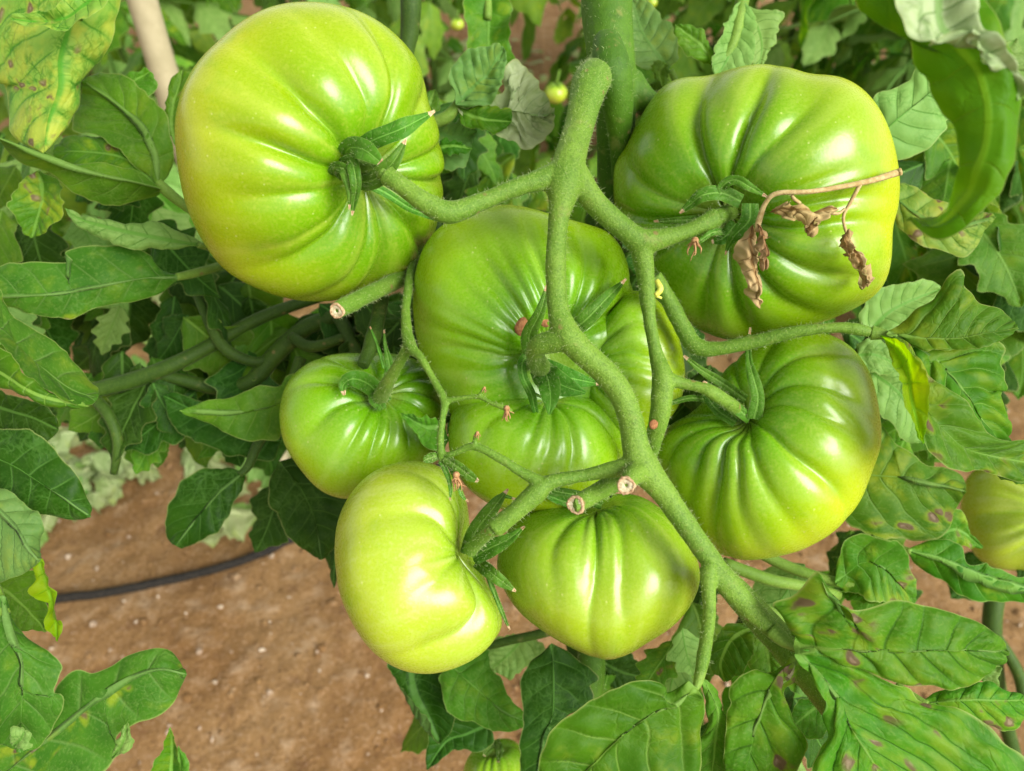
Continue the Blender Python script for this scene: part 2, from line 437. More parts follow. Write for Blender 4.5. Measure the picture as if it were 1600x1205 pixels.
def hairs_geo(me, count, lmin, lmax, rad=0.00004, rng=RNG, lean=0.5, keep=None):
    """thin tapered spikes standing on a surface"""
    me.calc_loop_triangles()
    nt = len(me.loop_triangles)
    tri = np.empty(nt * 3, dtype=np.int32); me.loop_triangles.foreach_get('vertices', tri); tri = tri.reshape(-1, 3)
    co = np.empty(len(me.vertices) * 3, dtype=np.float32); me.vertices.foreach_get('co', co); co = co.reshape(-1, 3).astype(float)
    a, b, c = co[tri[:, 0]], co[tri[:, 1]], co[tri[:, 2]]
    nr = np.cross(b - a, c - a); ar = np.linalg.norm(nr, axis=1); nr /= ar[:, None] + 1e-15
    k = rng.choice(nt, count, p=ar / ar.sum())
    r1 = np.sqrt(rng.rand(count))[:, None]; r2 = rng.rand(count)[:, None]
    p = a[k] * (1 - r1) + b[k] * r1 * (1 - r2) + c[k] * r1 * r2
    d = nr[k] + rng.randn(count, 3) * lean * 0.5
    d /= np.linalg.norm(d, axis=1)[:, None]
    L = (lmin + (lmax - lmin) * rng.rand(count) ** 2.2)[:, None]
    s1 = np.cross(d, rng.randn(count, 3)); s1 /= np.linalg.norm(s1, axis=1)[:, None]
    s2 = np.cross(d, s1)
    p = p - nr[k] * 0.0001
    bend = rng.randn(count, 3) * 0.16 * L
    V = np.empty((count, 7, 3))
    V[:, 0] = p + s1 * rad; V[:, 1] = p + (-0.5 * s1 + 0.87 * s2) * rad; V[:, 2] = p + (-0.5 * s1 - 0.87 * s2) * rad
    m = p + d * L * 0.55
    V[:, 3] = m + s1 * rad * .7; V[:, 4] = m + (-0.5 * s1 + 0.87 * s2) * rad * .7; V[:, 5] = m + (-0.5 * s1 - 0.87 * s2) * rad * .7
    V[:, 6] = p + d * L + bend
    base = (np.arange(count) * 7)[:, None]
    tris = []
    for (i, j) in ((0, 1), (1, 2), (2, 0)):
        tris.append(np.stack([base[:, 0] + i, base[:, 0] + j, base[:, 0] + j + 3], 1))
        tris.append(np.stack([base[:, 0] + i, base[:, 0] + j + 3, base[:, 0] + i + 3], 1))
        tris.append(np.stack([base[:, 0] + i + 3, base[:, 0] + j + 3, base[:, 0] + 6], 1))
    return V.reshape(-1, 3), np.vstack(tris)

def blade(M, L, R, nu, nv, veins=7, amp=0.0012, camber=0.0, ruffle=0.001, rough=0.0, under=False, seed=0, face=None):
    """leaf blade between two edge polylines (nu+1 points each); returns verts, faces, lst, luv"""
    vv = np.linspace(-1, 1, 2 * nv + 1)
    Gd = np.empty((nu + 1, 2 * nv + 1, 3))
    for j, v in enumerate(vv):
        E = L if v < 0 else R
        Gd[:, j] = M + (E - M) * abs(v)
    s = np.concatenate([[0], np.cumsum(np.linalg.norm(np.diff(M, axis=0), axis=1))])
    length = s[-1]
    T = np.linalg.norm(Gd - M[:, None], axis=2) * np.sign(vv)[None, :]
    S = np.repeat(s[:, None], 2 * nv + 1, 1)
    U = S / length; Vv = np.repeat(vv[None, :], nu + 1, 0)
    nrm = np.cross(np.gradient(Gd, axis=0), np.gradient(Gd, axis=1))
    nrm /= np.linalg.norm(nrm, axis=2)[..., None] + 1e-9
    ref = np.nanmean(nrm.reshape(-1, 3), axis=0)
    to = (face if face is not None else CAM) - Gd.reshape(-1, 3).mean(0)
    flip = ref.dot(to) < 0
    if flip: nrm = -nrm
    ss = Gd / max(length, 1e-6)
    q = (S - 0.75 * np.abs(T)) / length * veins + 0.3 * vnoise(ss * 5, seed) + 0.35
    fr = q - np.floor(q)
    ridge = np.abs(fr - 0.5) * 2
    wid = np.clip(np.abs(T) / (0.02 + 0 * T), 0, 1)
    h = amp * (1 - ridge ** 3) * sstep(0.10, 0.45, np.abs(Vv)) * sstep(1.05, 0.8, np.abs(Vv)) * (-1 if under else 1)
    h = h - min(amp * 0.4, 0.00030) * np.exp(-(Vv / 0.20) ** 2) * (-0.9 if under else 1)
    h = h + camber * (1 - Vv ** 2) * np.sin(np.pi * np.clip(U, 0, 1)) 
    h = h + ruffle * np.abs(Vv) ** 2 * np.sin(U * 17 + seed + np.sign(Vv) * 1.3) * np.sin(np.pi * U)
    h = h + 0.5 * amp * vnoise(ss * 9 + seed, seed + 3)
    if rough:
        h = h + rough * (vnoise(ss * 4 + seed, seed + 5) + 0.55 * vnoise(ss * 9 + seed, seed + 6) + 0.3 * vnoise(ss * 19, seed + 8))
    Gd = Gd + nrm * h[..., None]
    nc = 2 * nv + 1
    i, j = np.meshgrid(np.arange(nu), np.arange(nc - 1), indexing='ij')
    a = (i * nc + j).ravel(); b = ((i + 1) * nc + j).ravel()
    F = np.stack([a, b, b + 1, a + 1], 1)
    if flip: F = F[:, ::-1].copy()
    # orientation: make sure the face normal agrees with nrm
    v0 = Gd.reshape(-1, 3)
    mid = F[len(F) // 2 + nv // 2]
    fn = np.cross(v0[mid[1]] - v0[mid[0]], v0[mid[2]] - v0[mid[0]])
    if fn.dot(nrm.reshape(-1, 3)[mid[0]]) < 0: F = F[:, ::-1].copy()
    lst = np.stack([S, T, q], 2).reshape(-1, 3)
    luv = np.stack([U, Vv, np.full_like(U, (seed * 0.137) % 1.0)], 2).reshape(-1, 3)
    return v0, F, lst, luv

_seed = [0]
def leaf(mid, L, R, mat='leaf', parent=None, dl=0.0, dr=0.0, nu=56, nv=11, name='leaflet', label=None, teeth=3.8, **kw):
    """a blade traced at its own distance: mid [(px,py,d)], L and R edges [(px,py)] or [(px,py,dd)] from base to tip"""
    _seed[0] += 1
    kw.setdefault('seed', _seed[0])
    M = resample(catmull(mid, 8), nu + 1, 2)
    def edge(E, off):
        pts = [tuple(mid[0][:2]) + (0.0,)] + [(e[0], e[1], e[2] if len(e) > 2 else off) for e in E] + [tuple(mid[-1][:2]) + (0.0,)]
        c = resample(catmull(pts, 6), nu + 1, 2)
        u = np.linspace(0, 1, nu + 1)
        tg = np.gradient(c[:, :2], axis=0); tg /= np.linalg.norm(tg, axis=1)[:, None] + 1e-9
        q = np.stack([u * 11 + kw['seed'] * 7.3, u * 0 + off * 900, u * 0], 1)
        tooth = teeth * (vnoise(q, 3) + .6 * vnoise(q * 2.3, 4)) * np.sin(np.pi * u) ** .5
        c[:, 0] -= tg[:, 1] * tooth; c[:, 1] += tg[:, 0] * tooth
        return np.array([P(a, b, M[k, 2] + dd) for k, (a, b, dd) in enumerate(c)])
    Mw = np.array([P(a, b, d) for a, b, d in M])
    kw.setdefault('amp', 0.0011)
    v, f, lst, luv = blade(Mw, edge(L, dl), edge(R, dr), nu, nv, **kw)
    me = mesh(name, v, f)
    attr(me, 'lst', lst); attr(me, 'luv', luv)
    o = link(name, me, parent, MAT[mat] if isinstance(mat, str) else mat)
    if label: o['label'] = label
    return o

def ribbon(spec, mat='sepal', parent=None, name='sepal', tip=True, tomato=None, off=0.002, cup=0.0, **kw):
    """narrow pointed blade, spec [(px,py,d or None,half width px)]"""
    pts = []
    for (px, py, d, hw) in spec:
        if d is None:
            d = surf(tomato, px, py) - off
        elif d < 0.1:
            d = surf(tomato, px, py) - d
        pts.append((px, py, d, hw))
    c = catmull(pts, 8)
    c2 = resample(c, 29, 2)
    M = np.array([P(a, b, d) for a, b, d, h in c2])
    tg = np.gradient(c2[:, :2], axis=0); tg /= np.linalg.norm(tg, axis=1)[:, None] + 1e-9
    nn = np.stack([-tg[:, 1], tg[:, 0]], 1)
    hw = np.maximum(c2[:, 3], 0.6)
    L = np.array([P(a + n[0] * h, b + n[1] * h, d + cup) for (a, b, d, _), n, h in zip(c2, nn, hw)])
    R = np.array([P(a - n[0] * h, b - n[1] * h, d + cup) for (a, b, d, _), n, h in zip(c2, nn, hw)])
    _seed[0] += 1
    v, f, lst, luv = blade(M, L, R, 28, 4, veins=5, amp=kw.get('amp', 0.0004), camber=kw.get('camber', 0.0), ruffle=0.0005, seed=_seed[0])
    me = mesh(name, v, f); attr(me, 'lst', lst); attr(me, 'luv', luv)
    o = link(name, me, parent, MAT[mat])
    if tip:
        me.materials.append(MAT['tip'])
        mi = np.zeros(len(me.polygons), dtype=np.int32)
        mi[26 * 8:] = 1
        me.polygons.foreach_set('material_index', mi)
    if kw.get('hair', 90):
        hv, hf = hairs_geo(me, kw.get('hair', 90), 0.0005, 0.0018, 0.00004)
        h = link('hairs', mesh('hairs', hv, hf), o, MAT['hair']); h['kind'] = 'stuff'
    return o

SURF = {}
def surf(t, px, py):
    v = Vector(P(px, py, 1.0) - CAM); ln = v.length
    hit = SURF[t]['bvh'].ray_cast(Vector(CAM), v.normalized())
    if hit[0] is None: return SURF[t]['d']
    return hit[3] / ln

def tomato(key, center, d, axis_px, outline, grooves, mat, label, hz=0.74, cav=0.16, seed=0, group=None, parent=None, name='tomato', nphi=216, nth=110, reach=1.0, tiltmax=.97):
    """a ribbed beef tomato: lobed body of revolution about its stalk axis, fitted to the traced outline"""
    rng = np.random.RandomState(seed)
    c = np.array(center, float); out = np.array(outline, float)
    R_px = np.linalg.norm(out - c, axis=1).mean()
    R = R_px / 800 * HALF * d
    off = (np.array(axis_px, float) - c) / (0.58 * R_px)
    o = np.linalg.norm(off)
    if o > tiltmax: off *= tiltmax / o; o = tiltmax
    C0 = P(c[0], c[1], d)
    # view frame at the tomato
    vz = CAM - C0; vz /= np.linalg.norm(vz)
    vx = np.cross(UP, vz); vx /= np.linalg.norm(vx); vy = np.cross(vz, vx)
    ax = np.array([off[0], -off[1], math.sqrt(max(1 - o * o, 0.0))])   # axis in view frame
    tmp = np.array([0, 1.0, 0]) if abs(ax[1]) < .9 else np.array([1.0, 0, 0])
    e1 = np.cross(tmp, ax); e1 /= np.linalg.norm(e1); e2 = np.cross(ax, e1)
    th = np.linspace(0.0, math.pi, nth + 1); ph = np.linspace(0, 2 * math.pi, nphi, endpoint=False)
    TH, PH = np.meshgrid(th, ph, indexing='ij')
    def body(TH, PH, g=None, f=None):
        x = np.sin(TH) ** 0.88
        z = hz * np.cos(TH)
        z = np.where(TH < math.pi / 2, z - cav * np.exp(-(x / 0.30) ** 2) * 1.0, z * (0.92))
        z = z + np.where(TH > math.pi / 2, 0.05 * np.exp(-(x / 0.22) ** 2), 0)
        return x, z
    # grooves: each given by an image point it runs toward
    test = np.linspace(0, 2 * math.pi, 361)[:-1]
    def proj(thv, phv):
        x, z = body(np.full_like(phv, thv), phv)
        p = x[:, None] * (np.cos(phv)[:, None] * e1 + np.sin(phv)[:, None] * e2) + z[:, None] * ax
        return p
    top = ax * (hz - cav)
    gs = []
    for g in grooves:
        gx, gy, dep, wid = g[:4]; rc = g[4] if len(g) > 4 else 1.0
        best, bv = 0, -9
        pts = proj(1.15, test)
        a2 = pts[:, :2] - top[:2]
        tgt = np.array([gx - axis_px[0], -(gy - axis_px[1])], float); tgt /= np.linalg.norm(tgt)
        vis = pts[:, 2]
        sc_ = (a2 @ tgt) / (np.linalg.norm(a2, axis=1) + 1e-6)
        sc_ = sc_ + 0.02 * vis
        gs.append((test[int(np.argmax(sc_))], dep, wid, rc))
    # hidden side: fill wide gaps with soft grooves
    an = sorted([g[0] for g in gs])
    extra = []
    for i in range(len(an)):
        a0 = an[i]; a1 = an[(i + 1) % len(an)] + (2 * math.pi if i == len(an) - 1 else 0)
        gap = a1 - a0; n = int(gap / 1.25)
        for k in range(1, n):
            extra.append(((a0 + gap * k / n + rng.uniform(-.08, .08)), rng.uniform(.02, .04), 0.14, 0.8))
    gr = np.zeros_like(TH); gm = np.zeros_like(TH)
    for (a, dep, wid, rc) in gs + extra:
        wob = 0.06 * np.sin(TH * 2.3 + a * 3)
        dphi = np.abs((PH - a - wob + math.pi) % (2 * math.pi) - math.pi)
        ww = wid * (0.8 + 1.1 * sstep(0.5, 1.6, TH))
        sh = np.exp(-np.sqrt((dphi / ww) ** 2 + 0.04) + 0.2)
        along = np.exp(-((TH - 0.62) / (0.62 * rc)) ** 2) if rc <= 1.6 else np.exp(-((TH - 0.9) / (0.62 * rc)) ** 2)
        along = np.where(TH < 0.62 if rc <= 1.6 else TH < .9, np.maximum(along, 0.75 * sstep(0.0, 0.5, TH)), along)
        gr = gr + dep * sh * along
        gm = np.maximum(gm, np.exp(-(dphi / (wid * .5)) ** 2) * along * min(1, dep * 7))
    x, z = body(TH, PH)
    lob = 1 + 0.020 * np.sin(2 * PH + rng.uniform(0, 6)) + 0.018 * np.sin(3 * PH + rng.uniform(0, 6)) + 0.015 * np.sin(5 * PH + rng.uniform(0, 6))
    x = x * lob * (1 - gr); z = z * (1 - gr * 0.85)
    p = x[..., None] * (np.cos(PH)[..., None] * e1 + np.sin(PH)[..., None] * e2) + z[..., None] * ax
    p = p + 0.014 * np.stack([vnoise(p * 3.1, seed + k) for k in range(3)], -1)
    # fit the silhouette to the traced outline (shape of the fruit seen along its own line of sight)
    al = np.arctan2(p[..., 1], p[..., 0]); rho = np.hypot(p[..., 0], p[..., 1])
    D = np.linalg.norm(CAM - C0)
    rpp = rho / (1 - p[..., 2] * R / D)
    nb = 180
    bins = ((al + math.pi) / (2 * math.pi) * nb).astype(int) % nb
    sil = np.zeros(nb); np.maximum.at(sil, bins.ravel(), rpp.ravel())
    cl = catmull(np.vstack([out, out[:1]]), 6)
    rays = np.array([P(a, b, 1.0) for a, b in cl]) - CAM
    wp = CAM + rays * (D / (rays @ -vz))[:, None] - C0
    ox, oy = wp @ vx / R, wp @ vy / R
    oa = np.arctan2(oy, ox); orr = np.hypot(ox, oy)
    srt = np.argsort(oa); oa = oa[srt]; orr = orr[srt]
    ba = (np.arange(nb) + 0.5) / nb * 2 * math.pi - math.pi
    tar = np.interp(ba, np.concatenate([oa - 2 * math.pi, oa, oa + 2 * math.pi]), np.tile(orr, 3))
    sc = tar / np.maximum(sil, 1e-3)
    ker = np.array([1, 2, 3, 2, 1.]); ker /= ker.sum()
    for _ in range(2): sc = np.convolve(np.concatenate([sc[-2:], sc, sc[:2]]), ker, 'valid')
    sca = np.interp(al, np.concatenate([ba[-1:] - 2 * math.pi, ba, ba[:1] + 2 * math.pi]), np.concatenate([sc[-1:], sc, sc[:1]]))
    near = sstep(0.0, 0.5, rho)           # keep the stalk region where it is
    k = 1 + (sca - 1) * (0.55 + 0.45 * near)
    p[..., 0] *= k; p[..., 1] *= k
    W = C0 + R * (p[..., 0:1] * vx + p[..., 1:2] * vy + p[..., 2:3] * vz)
    V = W.reshape(-1, 3)
    i, j = np.meshgrid(np.arange(nth), np.arange(nphi), indexing='ij')
    a = (i * nphi + j).ravel(); b = (i * nphi + (j + 1) % nphi).ravel()
    F = np.stack([a, a + nphi, b + nphi, b], 1)
    me = mesh('tomato', V, F)
    tp = TH / math.pi + 0 * PH
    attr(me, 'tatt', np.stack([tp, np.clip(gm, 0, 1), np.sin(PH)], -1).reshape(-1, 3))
    attr(me, 'tdir', np.stack([2 * np.cos(PH), 2 * np.sin(PH), 0.5 * tp + seed], -1).reshape(-1, 3))
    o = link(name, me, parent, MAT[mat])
    if parent is None: tag(o, label, 'tomato', group)
    bv = BVHTree.FromPolygons([Vector(q) for q in V], [tuple(q) for q in F])
    SURF[key] = {'bvh': bv, 'd': d, 'o': o}
    return o

# ------------------------------------------------------------------ ground
def build_ground():
    # one sheet to the horizon, fine where the picture shows it
    def axis(c, h, n, far):
        a = np.linspace(-1, 1, n)
        near = c + a * h
        t = np.linspace(0, 1, 30)[1:] ** 2.4
        return np.concatenate([near[0] - t[::-1] * far, near, near[-1] + t * far])
    xs = axis(0.0, 1.25, 260, 60.0); ys = axis(1.35, 1.0, 210, 60.0)
    X, Y = np.meshgrid(xs, ys, indexing='ij')
    p = np.stack([X, Y, 0 * X], -1)
    Z = 0.016 * vnoise(p * 2.2, 1) + 0.008 * vnoise(p * 7, 2) + 0.0035 * np.abs(vnoise(p * 22, 3)) + 0.0040 * vnoise(p * 60, 4)
    V = np.stack([X, Y, Z], -1).reshape(-1, 3)
    nx, ny = len(xs), len(ys)
    i, j = np.meshgrid(np.arange(nx - 1), np.arange(ny - 1), indexing='ij')
    a = (i * ny + j).ravel()
    F = np.stack([a, a + ny, a + ny + 1, a + 1], 1)
    t = NT('red soil'); o = t.obj()
    big = t.noise(o, 3.2, 3); med = t.noise(o, 22, 4, 0.65); fine = t.noise(o, 160, 4, 0.7); gr = t.noise(o, 620, 2, 0.7)
    c = t.mix(t.ramp(big, 0.35, 0.65), (0.225, 0.118, 0.043), (0.310, 0.182, 0.076))
    c = t.mix(t.ramp(med, 0.50, 0.74, 0, 0.6), c, (0.460, 0.330, 0.210))
    c = t.mix(t.ramp(med, 0.44, 0.28, 0, 0.55), c, (0.135, 0.062, 0.030))
    c = t.mix(t.ramp(fine, 0.52, 0.72, 0, 0.55), c, (0.500, 0.345, 0.230))
    c = t.mix(t.ramp(fine, 0.48, 0.30, 0, 0.65), c, (0.100, 0.046, 0.024))
    c = t.mix(t.ramp(gr, 0.66, 0.76, 0, 0.6), c, (0.500, 0.370, 0.250))
    t.put(t.b.inputs['Base Color'], c)
    t.b.inputs['Roughness'].default_value = 0.95
    t.b.inputs['Specular IOR Level'].default_value = 0.15
    t.bump(t.math('ADD', t.math('MULTIPLY', med, 1.4), t.math('ADD', fine, t.math('MULTIPLY', gr, 0.4))), 0.9, 0.006)
    o_ = link('ground', mesh('ground', V, F), None, t.m)
    tag(o_, kind='structure')
    return xs, ys, Z
GX, GY, GZ = build_ground()
def ground_z(x, y):
    i = int(np.clip(np.searchsorted(GX, x), 1, len(GX) - 1)); j = int(np.clip(np.searchsorted(GY, y), 1, len(GY) - 1))
    return float(GZ[i - 1:i + 1, j - 1:j + 1].mean())

def build_pebbles():
    rng = np.random.RandomState(5)
    v0, f0 = blob_geo(np.zeros(3), 1.0, 6, 4)
    parts = []
    for k in range(2200):
        x, y = rng.uniform(-1.1, 1.1), rng.uniform(0.42, 2.3)
        r = 0.0010 + 0.0040 * rng.rand() ** 4
        q = v0 * (r * rng.uniform(.5, 1.4, 3)) * (1 + 0.35 * rng.randn(len(v0), 1).clip(-1, 1))
        parts.append((q + np.array([x, y, ground_z(x, y) + r * .3]), f0))
    v, f = join(parts)
    o = link('gravel', mesh('gravel', v, f, False), None, MAT['pebble'])
    tag(o, 'small pale stones scattered over the bare red soil', kind='stuff')
build_pebbles()
def build_clods():
    rng = np.random.RandomState(6)
    parts = []
    v0, f0 = blob_geo(np.zeros(3), 1.0, 8, 5)
    for k in range(2600):
        x, y = rng.uniform(-1.0, 1.0), rng.uniform(0.42, 2.0)
        r = 0.0015 + 0.008 * rng.rand() ** 5
        q = v0 * (r * rng.uniform(.6, 1.3, 3) * np.array([1, 1, .6])) * (1 + .35 * vnoise(v0 * 1.7 + k, 9)[:, None])
        parts.append((q + np.array([x, y, ground_z(x, y) + r * .15]), f0))
    for k in range(260):
        x, y = rng.uniform(-1.0, 1.0), rng.uniform(0.42, 2.0); a = rng.uniform(0, 6.28); L = rng.uniform(.008, .03); z = ground_z(x, y) + .003
        d = np.array([math.cos(a), math.sin(a), rng.uniform(-.1, .2)]) * L
        parts.append(tube_geo(np.array([[x, y, z], np.array([x, y, z + .002]) + d * .5, np.array([x, y, z]) + d]), np.array([.0006, .0008, .0004]), 4))
    v, f = join(parts)
    o = link('soil_clods', mesh('soil_clods', v, f), None, bpy.data.materials['red soil'])
    tag(o, 'small clods and crumbs of the bare red soil', kind='stuff')
build_clods()

def build_hose():
    pts = [G(-160, 985), G(60, 953), G(180, 936), G(300, 908), G(400, 880), G(465, 852), G(560, 800), G(700, 730), G(900, 660)]
    c = catmull(pts, 10)
    z = np.array([ground_z(q[0], q[1]) for q in c]); z = np.maximum(z, np.convolve(np.pad(z, 6, 'edge'), np.ones(13) / 13, 'valid'))
    c[:, 2] = z + .0085
    v, f = tube_geo(c, np.full(len(c), 0.0078), 12)
    o = link('drip_hose', mesh('drip_hose', v, f), None, MAT['hose'])
    tag(o, 'dusty black irrigation hose lying across the bare soil', 'hose')
build_hose()

def build_stake():
    top = P(208, -260, 0.62); bx, by = top[0], top[1]
    # an upright post that stands in the soil, seen from above
    b = P(240, 60, 0.98)
    n = 24
    pts = np.array([[b[0], b[1], z] for z in np.linspace(-0.12, 1.5, n)])
    rad = 0.0185 + 0.0006 * np.sin(np.arange(n) * 1.7)
    v, f = tube_geo(pts, rad, 18)
    o = link('support_stake', mesh('support_stake', v, f), None, MAT['stake'])
    tag(o, 'smooth beige grey stake standing upright behind the leaves at top left', 'stake')
build_stake()

# ------------------------------------------------------------------ the seven tomatoes of the truss and the others
TG = 'unripe tomatoes of the cluster'
tomato('A', (478, 240), .300, (556, 262),
       [(272, 190), (285, 140), (310, 95), (345, 60), (385, 28), (430, 8), (480, 3), (540, 10), (590, 32), (635, 70), (660, 110), (668, 160), (682, 190), (691, 235), (693, 285), (688, 330), (672, 378), (650, 405), (638, 428), (605, 447), (565, 461), (510, 471), (450, 467), (400, 450), (355, 425), (325, 390), (300, 345), (285, 300), (276, 245)],
       [(395, 80, .20, .13, 1.5), (275, 214, .16, .11, 1.2), (300, 330, .06, .12), (420, 400, .13, .13), (500, 40, .07, .10), (575, 60, .10, .08), (640, 120, .06, .08), (690, 200, .12, .09), (692, 268, .17, .10), (655, 400, .10, .08), (562, 430, .13, .09), (490, 470, .05, .1), (345, 420, .05, .12)],
       'tomA', 'largest yellowish green ribbed tomato at upper left beside the grey stake', seed=1, group=TG, cav=.20)
tomato('B', (1183, 315), .305, (1140, 332),
       [(958, 290), (962, 250), (985, 212), (1010, 168), (1035, 135), (1070, 119), (1100, 121), (1130, 111), (1180, 100), (1230, 104), (1265, 116), (1310, 119), (1350, 140), (1380, 180), (1398, 230), (1406, 280), (1404, 325), (1394, 355), (1392, 415), (1375, 455), (1330, 485), (1280, 505), (1200, 525), (1150, 533), (1100, 520), (1050, 485), (1020, 440), (990, 390), (962, 340)],
       [(1100, 120, .16, .10, 1.3), (1200, 105, .15, .09, 1.4), (1290, 118, .06, .10), (960, 320, .15, .11, 1.3), (975, 230, .07, .12), (1000, 400, .10, .10), (1180, 520, .12, .10), (1100, 510, .08, .10), (1405, 330, .12, .09, 1.2), (1395, 385, .12, .09), (1360, 465, .09, .09), (1270, 505, .10, .09), (1405, 260, .05, .1)],
       'tomB', 'big glossy green tomato at upper right with the withered brown leaf across it', seed=2, group=TG, cav=.20)
tc = tomato('C', (822, 512), .318, (856, 548),
       [(645, 480), (648, 430), (665, 380), (700, 345), (745, 326), (800, 320), (850, 332), (900, 346), (950, 362), (975, 395), (984, 430), (992, 470), (998, 530), (985, 600), (950, 655), (900, 690), (830, 700), (765, 688), (705, 650), (688, 610), (664, 570), (650, 525)],
       [(660, 590, .05, .13), (690, 550, .10, .11, 1.2), (648, 480, .04, .12), (660, 400, .05, .12), (725, 340, .10, .10, 1.2), (800, 322, .06, .08), (838, 328, .11, .06, 1.5), (915, 350, .10, .1, 1.4), (992, 452, .16, .12, 1.6), (690, 350, .05, .07, 1.2), (762, 325, .05, .06, 1.3), (870, 335, .06, .06, 1.3), (955, 380, .06, .07, 1.3), (648, 520, .06, .08, 1.2)],
       'tomC', 'deep green tomato of three fused lobes in the middle behind the stalk', seed=3, group=TG, cav=.22, nphi=240)
tomato('C2', (838, 702), .308, (862, 602),
       [(700, 690), (704, 650), (724, 622), (765, 606), (815, 598), (865, 598), (915, 612), (952, 640), (974, 680), (974, 725), (955, 762), (925, 786), (880, 802), (830, 806), (775, 793), (730, 762), (708, 725)],
       [(735, 690, .05, .1, 1.6), (790, 760, .05, .1, 1.6), (850, 800, .08, .1, 1.7), (925, 760, .10, .1, 1.7), (965, 680, .08, .1, 1.4)],
       'tomC', '', seed=13, cav=.10, hz=.84, parent=tc, name='fused_lobe', tiltmax=.85, nphi=160, nth=80)
tomato('C3', (980, 574), .312, (905, 566),
       [(895, 575), (905, 525), (935, 482), (975, 456), (1015, 460), (1048, 495), (1066, 548), (1070, 600), (1054, 645), (1015, 680), (975, 690), (935, 665), (908, 625)],
       [(965, 465, .09, .1, 1.5), (1020, 480, .10, .1, 1.6), (1060, 540, .13, .1, 1.7), (1068, 585, .12, .1, 1.7), (1050, 640, .11, .1, 1.6), (1000, 680, .08, .1, 1.5)],
       'tomC', '', seed=14, cav=.10, hz=.82, parent=tc, name='fused_lobe', tiltmax=.85, nphi=160, nth=80)
tomato('D', (570, 662), .334, (592, 622),
       [(436, 645), (445, 605), (470, 575), (510, 556), (550, 552), (600, 552), (640, 558), (680, 585), (698, 640), (695, 695), (672, 735), (630, 758), (580, 772), (540, 780), (500, 766), (465, 728), (442, 688)],
       [(440, 690, .09, .14), (500, 760, .08, .12), (560, 775, .12, .12), (610, 765, .09, .10), (660, 740, .11, .10), (695, 690, .10, .09), (698, 650, .11, .09), (690, 610, .11, .09), (660, 575, .09, .09), (450, 610, .08, .12), (520, 560, .10, .10), (570, 552, .08, .1)],
       'tomC', 'smaller green tomato at left of the cluster above the pale bottom left one', seed=4, group=TG, cav=.20)
tomato('E', (653, 886), .280, (742, 862),
       [(522, 865), (526, 820), (542, 780), (572, 745), (610, 726), (650, 720), (690, 730), (716, 752), (728, 780), (733, 810), (736, 840), (748, 872), (758, 905), (776, 940), (786, 972), (772, 1002), (742, 1030), (700, 1048), (660, 1053), (620, 1045), (580, 1017), (551, 975), (530, 925)],
       [(600, 800, .10, .11, 1.3), (560, 860, .04, .12), (560, 905, .05, .12), (590, 960, .09, .12, 1.2), (690, 1030, .16, .12, 1.5), (760, 1000, .20, .11, 1.6), (640, 730, .07, .12)],
       'tomE', 'palest yellow green tomato at the bottom left of the cluster seen from its side', seed=5, group=TG, cav=.18, tiltmax=.93)
tomato('F', (934, 902), .285, (930, 782),
       [(775, 885), (782, 850), (800, 820), (832, 800), (880, 788), (912, 782), (940, 774), (975, 771), (1005, 777), (1042, 802), (1070, 835), (1088, 870), (1094, 905), (1080, 945), (1050, 980), (1010, 1006), (980, 1024), (950, 1031), (918, 1024), (870, 1000), (820, 965), (789, 925)],
       [(918, 1010, .14, .09, 2.2), (1040, 985, .10, .10, 1.8), (815, 930, .07, .10, 1.6), (860, 985, .05, .1, 1.5), (1085, 900, .05, .12, 1.4), (975, 1015, .04, .1, 2.0)],
       'tomF', 'round pale green tomato hanging lowest in the middle under two cut stubs', seed=6, group=TG, cav=.12, hz=.80, tiltmax=.95)
tomato('G', (1198, 697), .302, (1165, 645),
       [(1018, 725), (1026, 690), (1050, 662), (1085, 642), (1112, 610), (1132, 580), (1160, 553), (1200, 530), (1255, 517), (1300, 524), (1338, 550), (1362, 590), (1374, 640), (1377, 690), (1362, 740), (1340, 790), (1300, 833), (1250, 860), (1190, 874), (1140, 872), (1098, 850), (1060, 805), (1034, 765)],
       [(1110, 860, .15, .09, 1.7), (1180, 870, .09, .09, 1.5), (1250, 858, .08, .09, 1.5), (1330, 800, .12, .09, 1.7), (1375, 690, .08, .09), (1370, 620, .10, .09, 1.2), (1320, 545, .08, .09), (1240, 520, .06, .09), (1060, 800, .08, .08), (1030, 745, .07, .08), (1030, 690, .07, .1), (1085, 650, .08, .1), (1160, 556, .08, .1)],
       'tomG', 'round ribbed green tomato at right under the long leaf stalk', seed=7, group=TG, cav=.20)
tomato('H', (1600, 805), .50, (1680, 800),
       [(1500, 790), (1506, 755), (1530, 730), (1575, 718), (1640, 720), (1690, 750), (1705, 810), (1690, 865), (1640, 890), (1585, 892), (1540, 882), (1512, 850), (1504, 815)],
       [(1500, 808, .24, .14, 2.0), (1525, 735, .12, .1, 1.6), (1580, 718, .10, .1, 1.5), (1530, 875, .12, .1, 1.6), (1590, 892, .10, .1, 1.5), (1505, 770, .07, .1, 1.5), (1508, 845, .07, .1, 1.5)],
       'tomE', 'out of focus green tomato at the right edge behind the leaves', seed=8, tiltmax=.8, nphi=120, nth=60)

tomato('J', (775, 1222), .44, (772, 1150),
       [(722, 1215), (728, 1190), (742, 1170), (765, 1158), (795, 1154), (815, 1168), (826, 1195), (830, 1225), (820, 1260), (790, 1285), (755, 1282), (730, 1258)],
       [(748, 1230, .12, .1, 1.8), (790, 1240, .12, .1, 1.8), (730, 1200, .06, .1, 1.5), (820, 1215, .07, .1, 1.5)],
       'tomF', 'yellowish green tomato half hidden at the bottom edge behind the dark hanging leaf', seed=9, tiltmax=.9, nphi=110, nth=56)

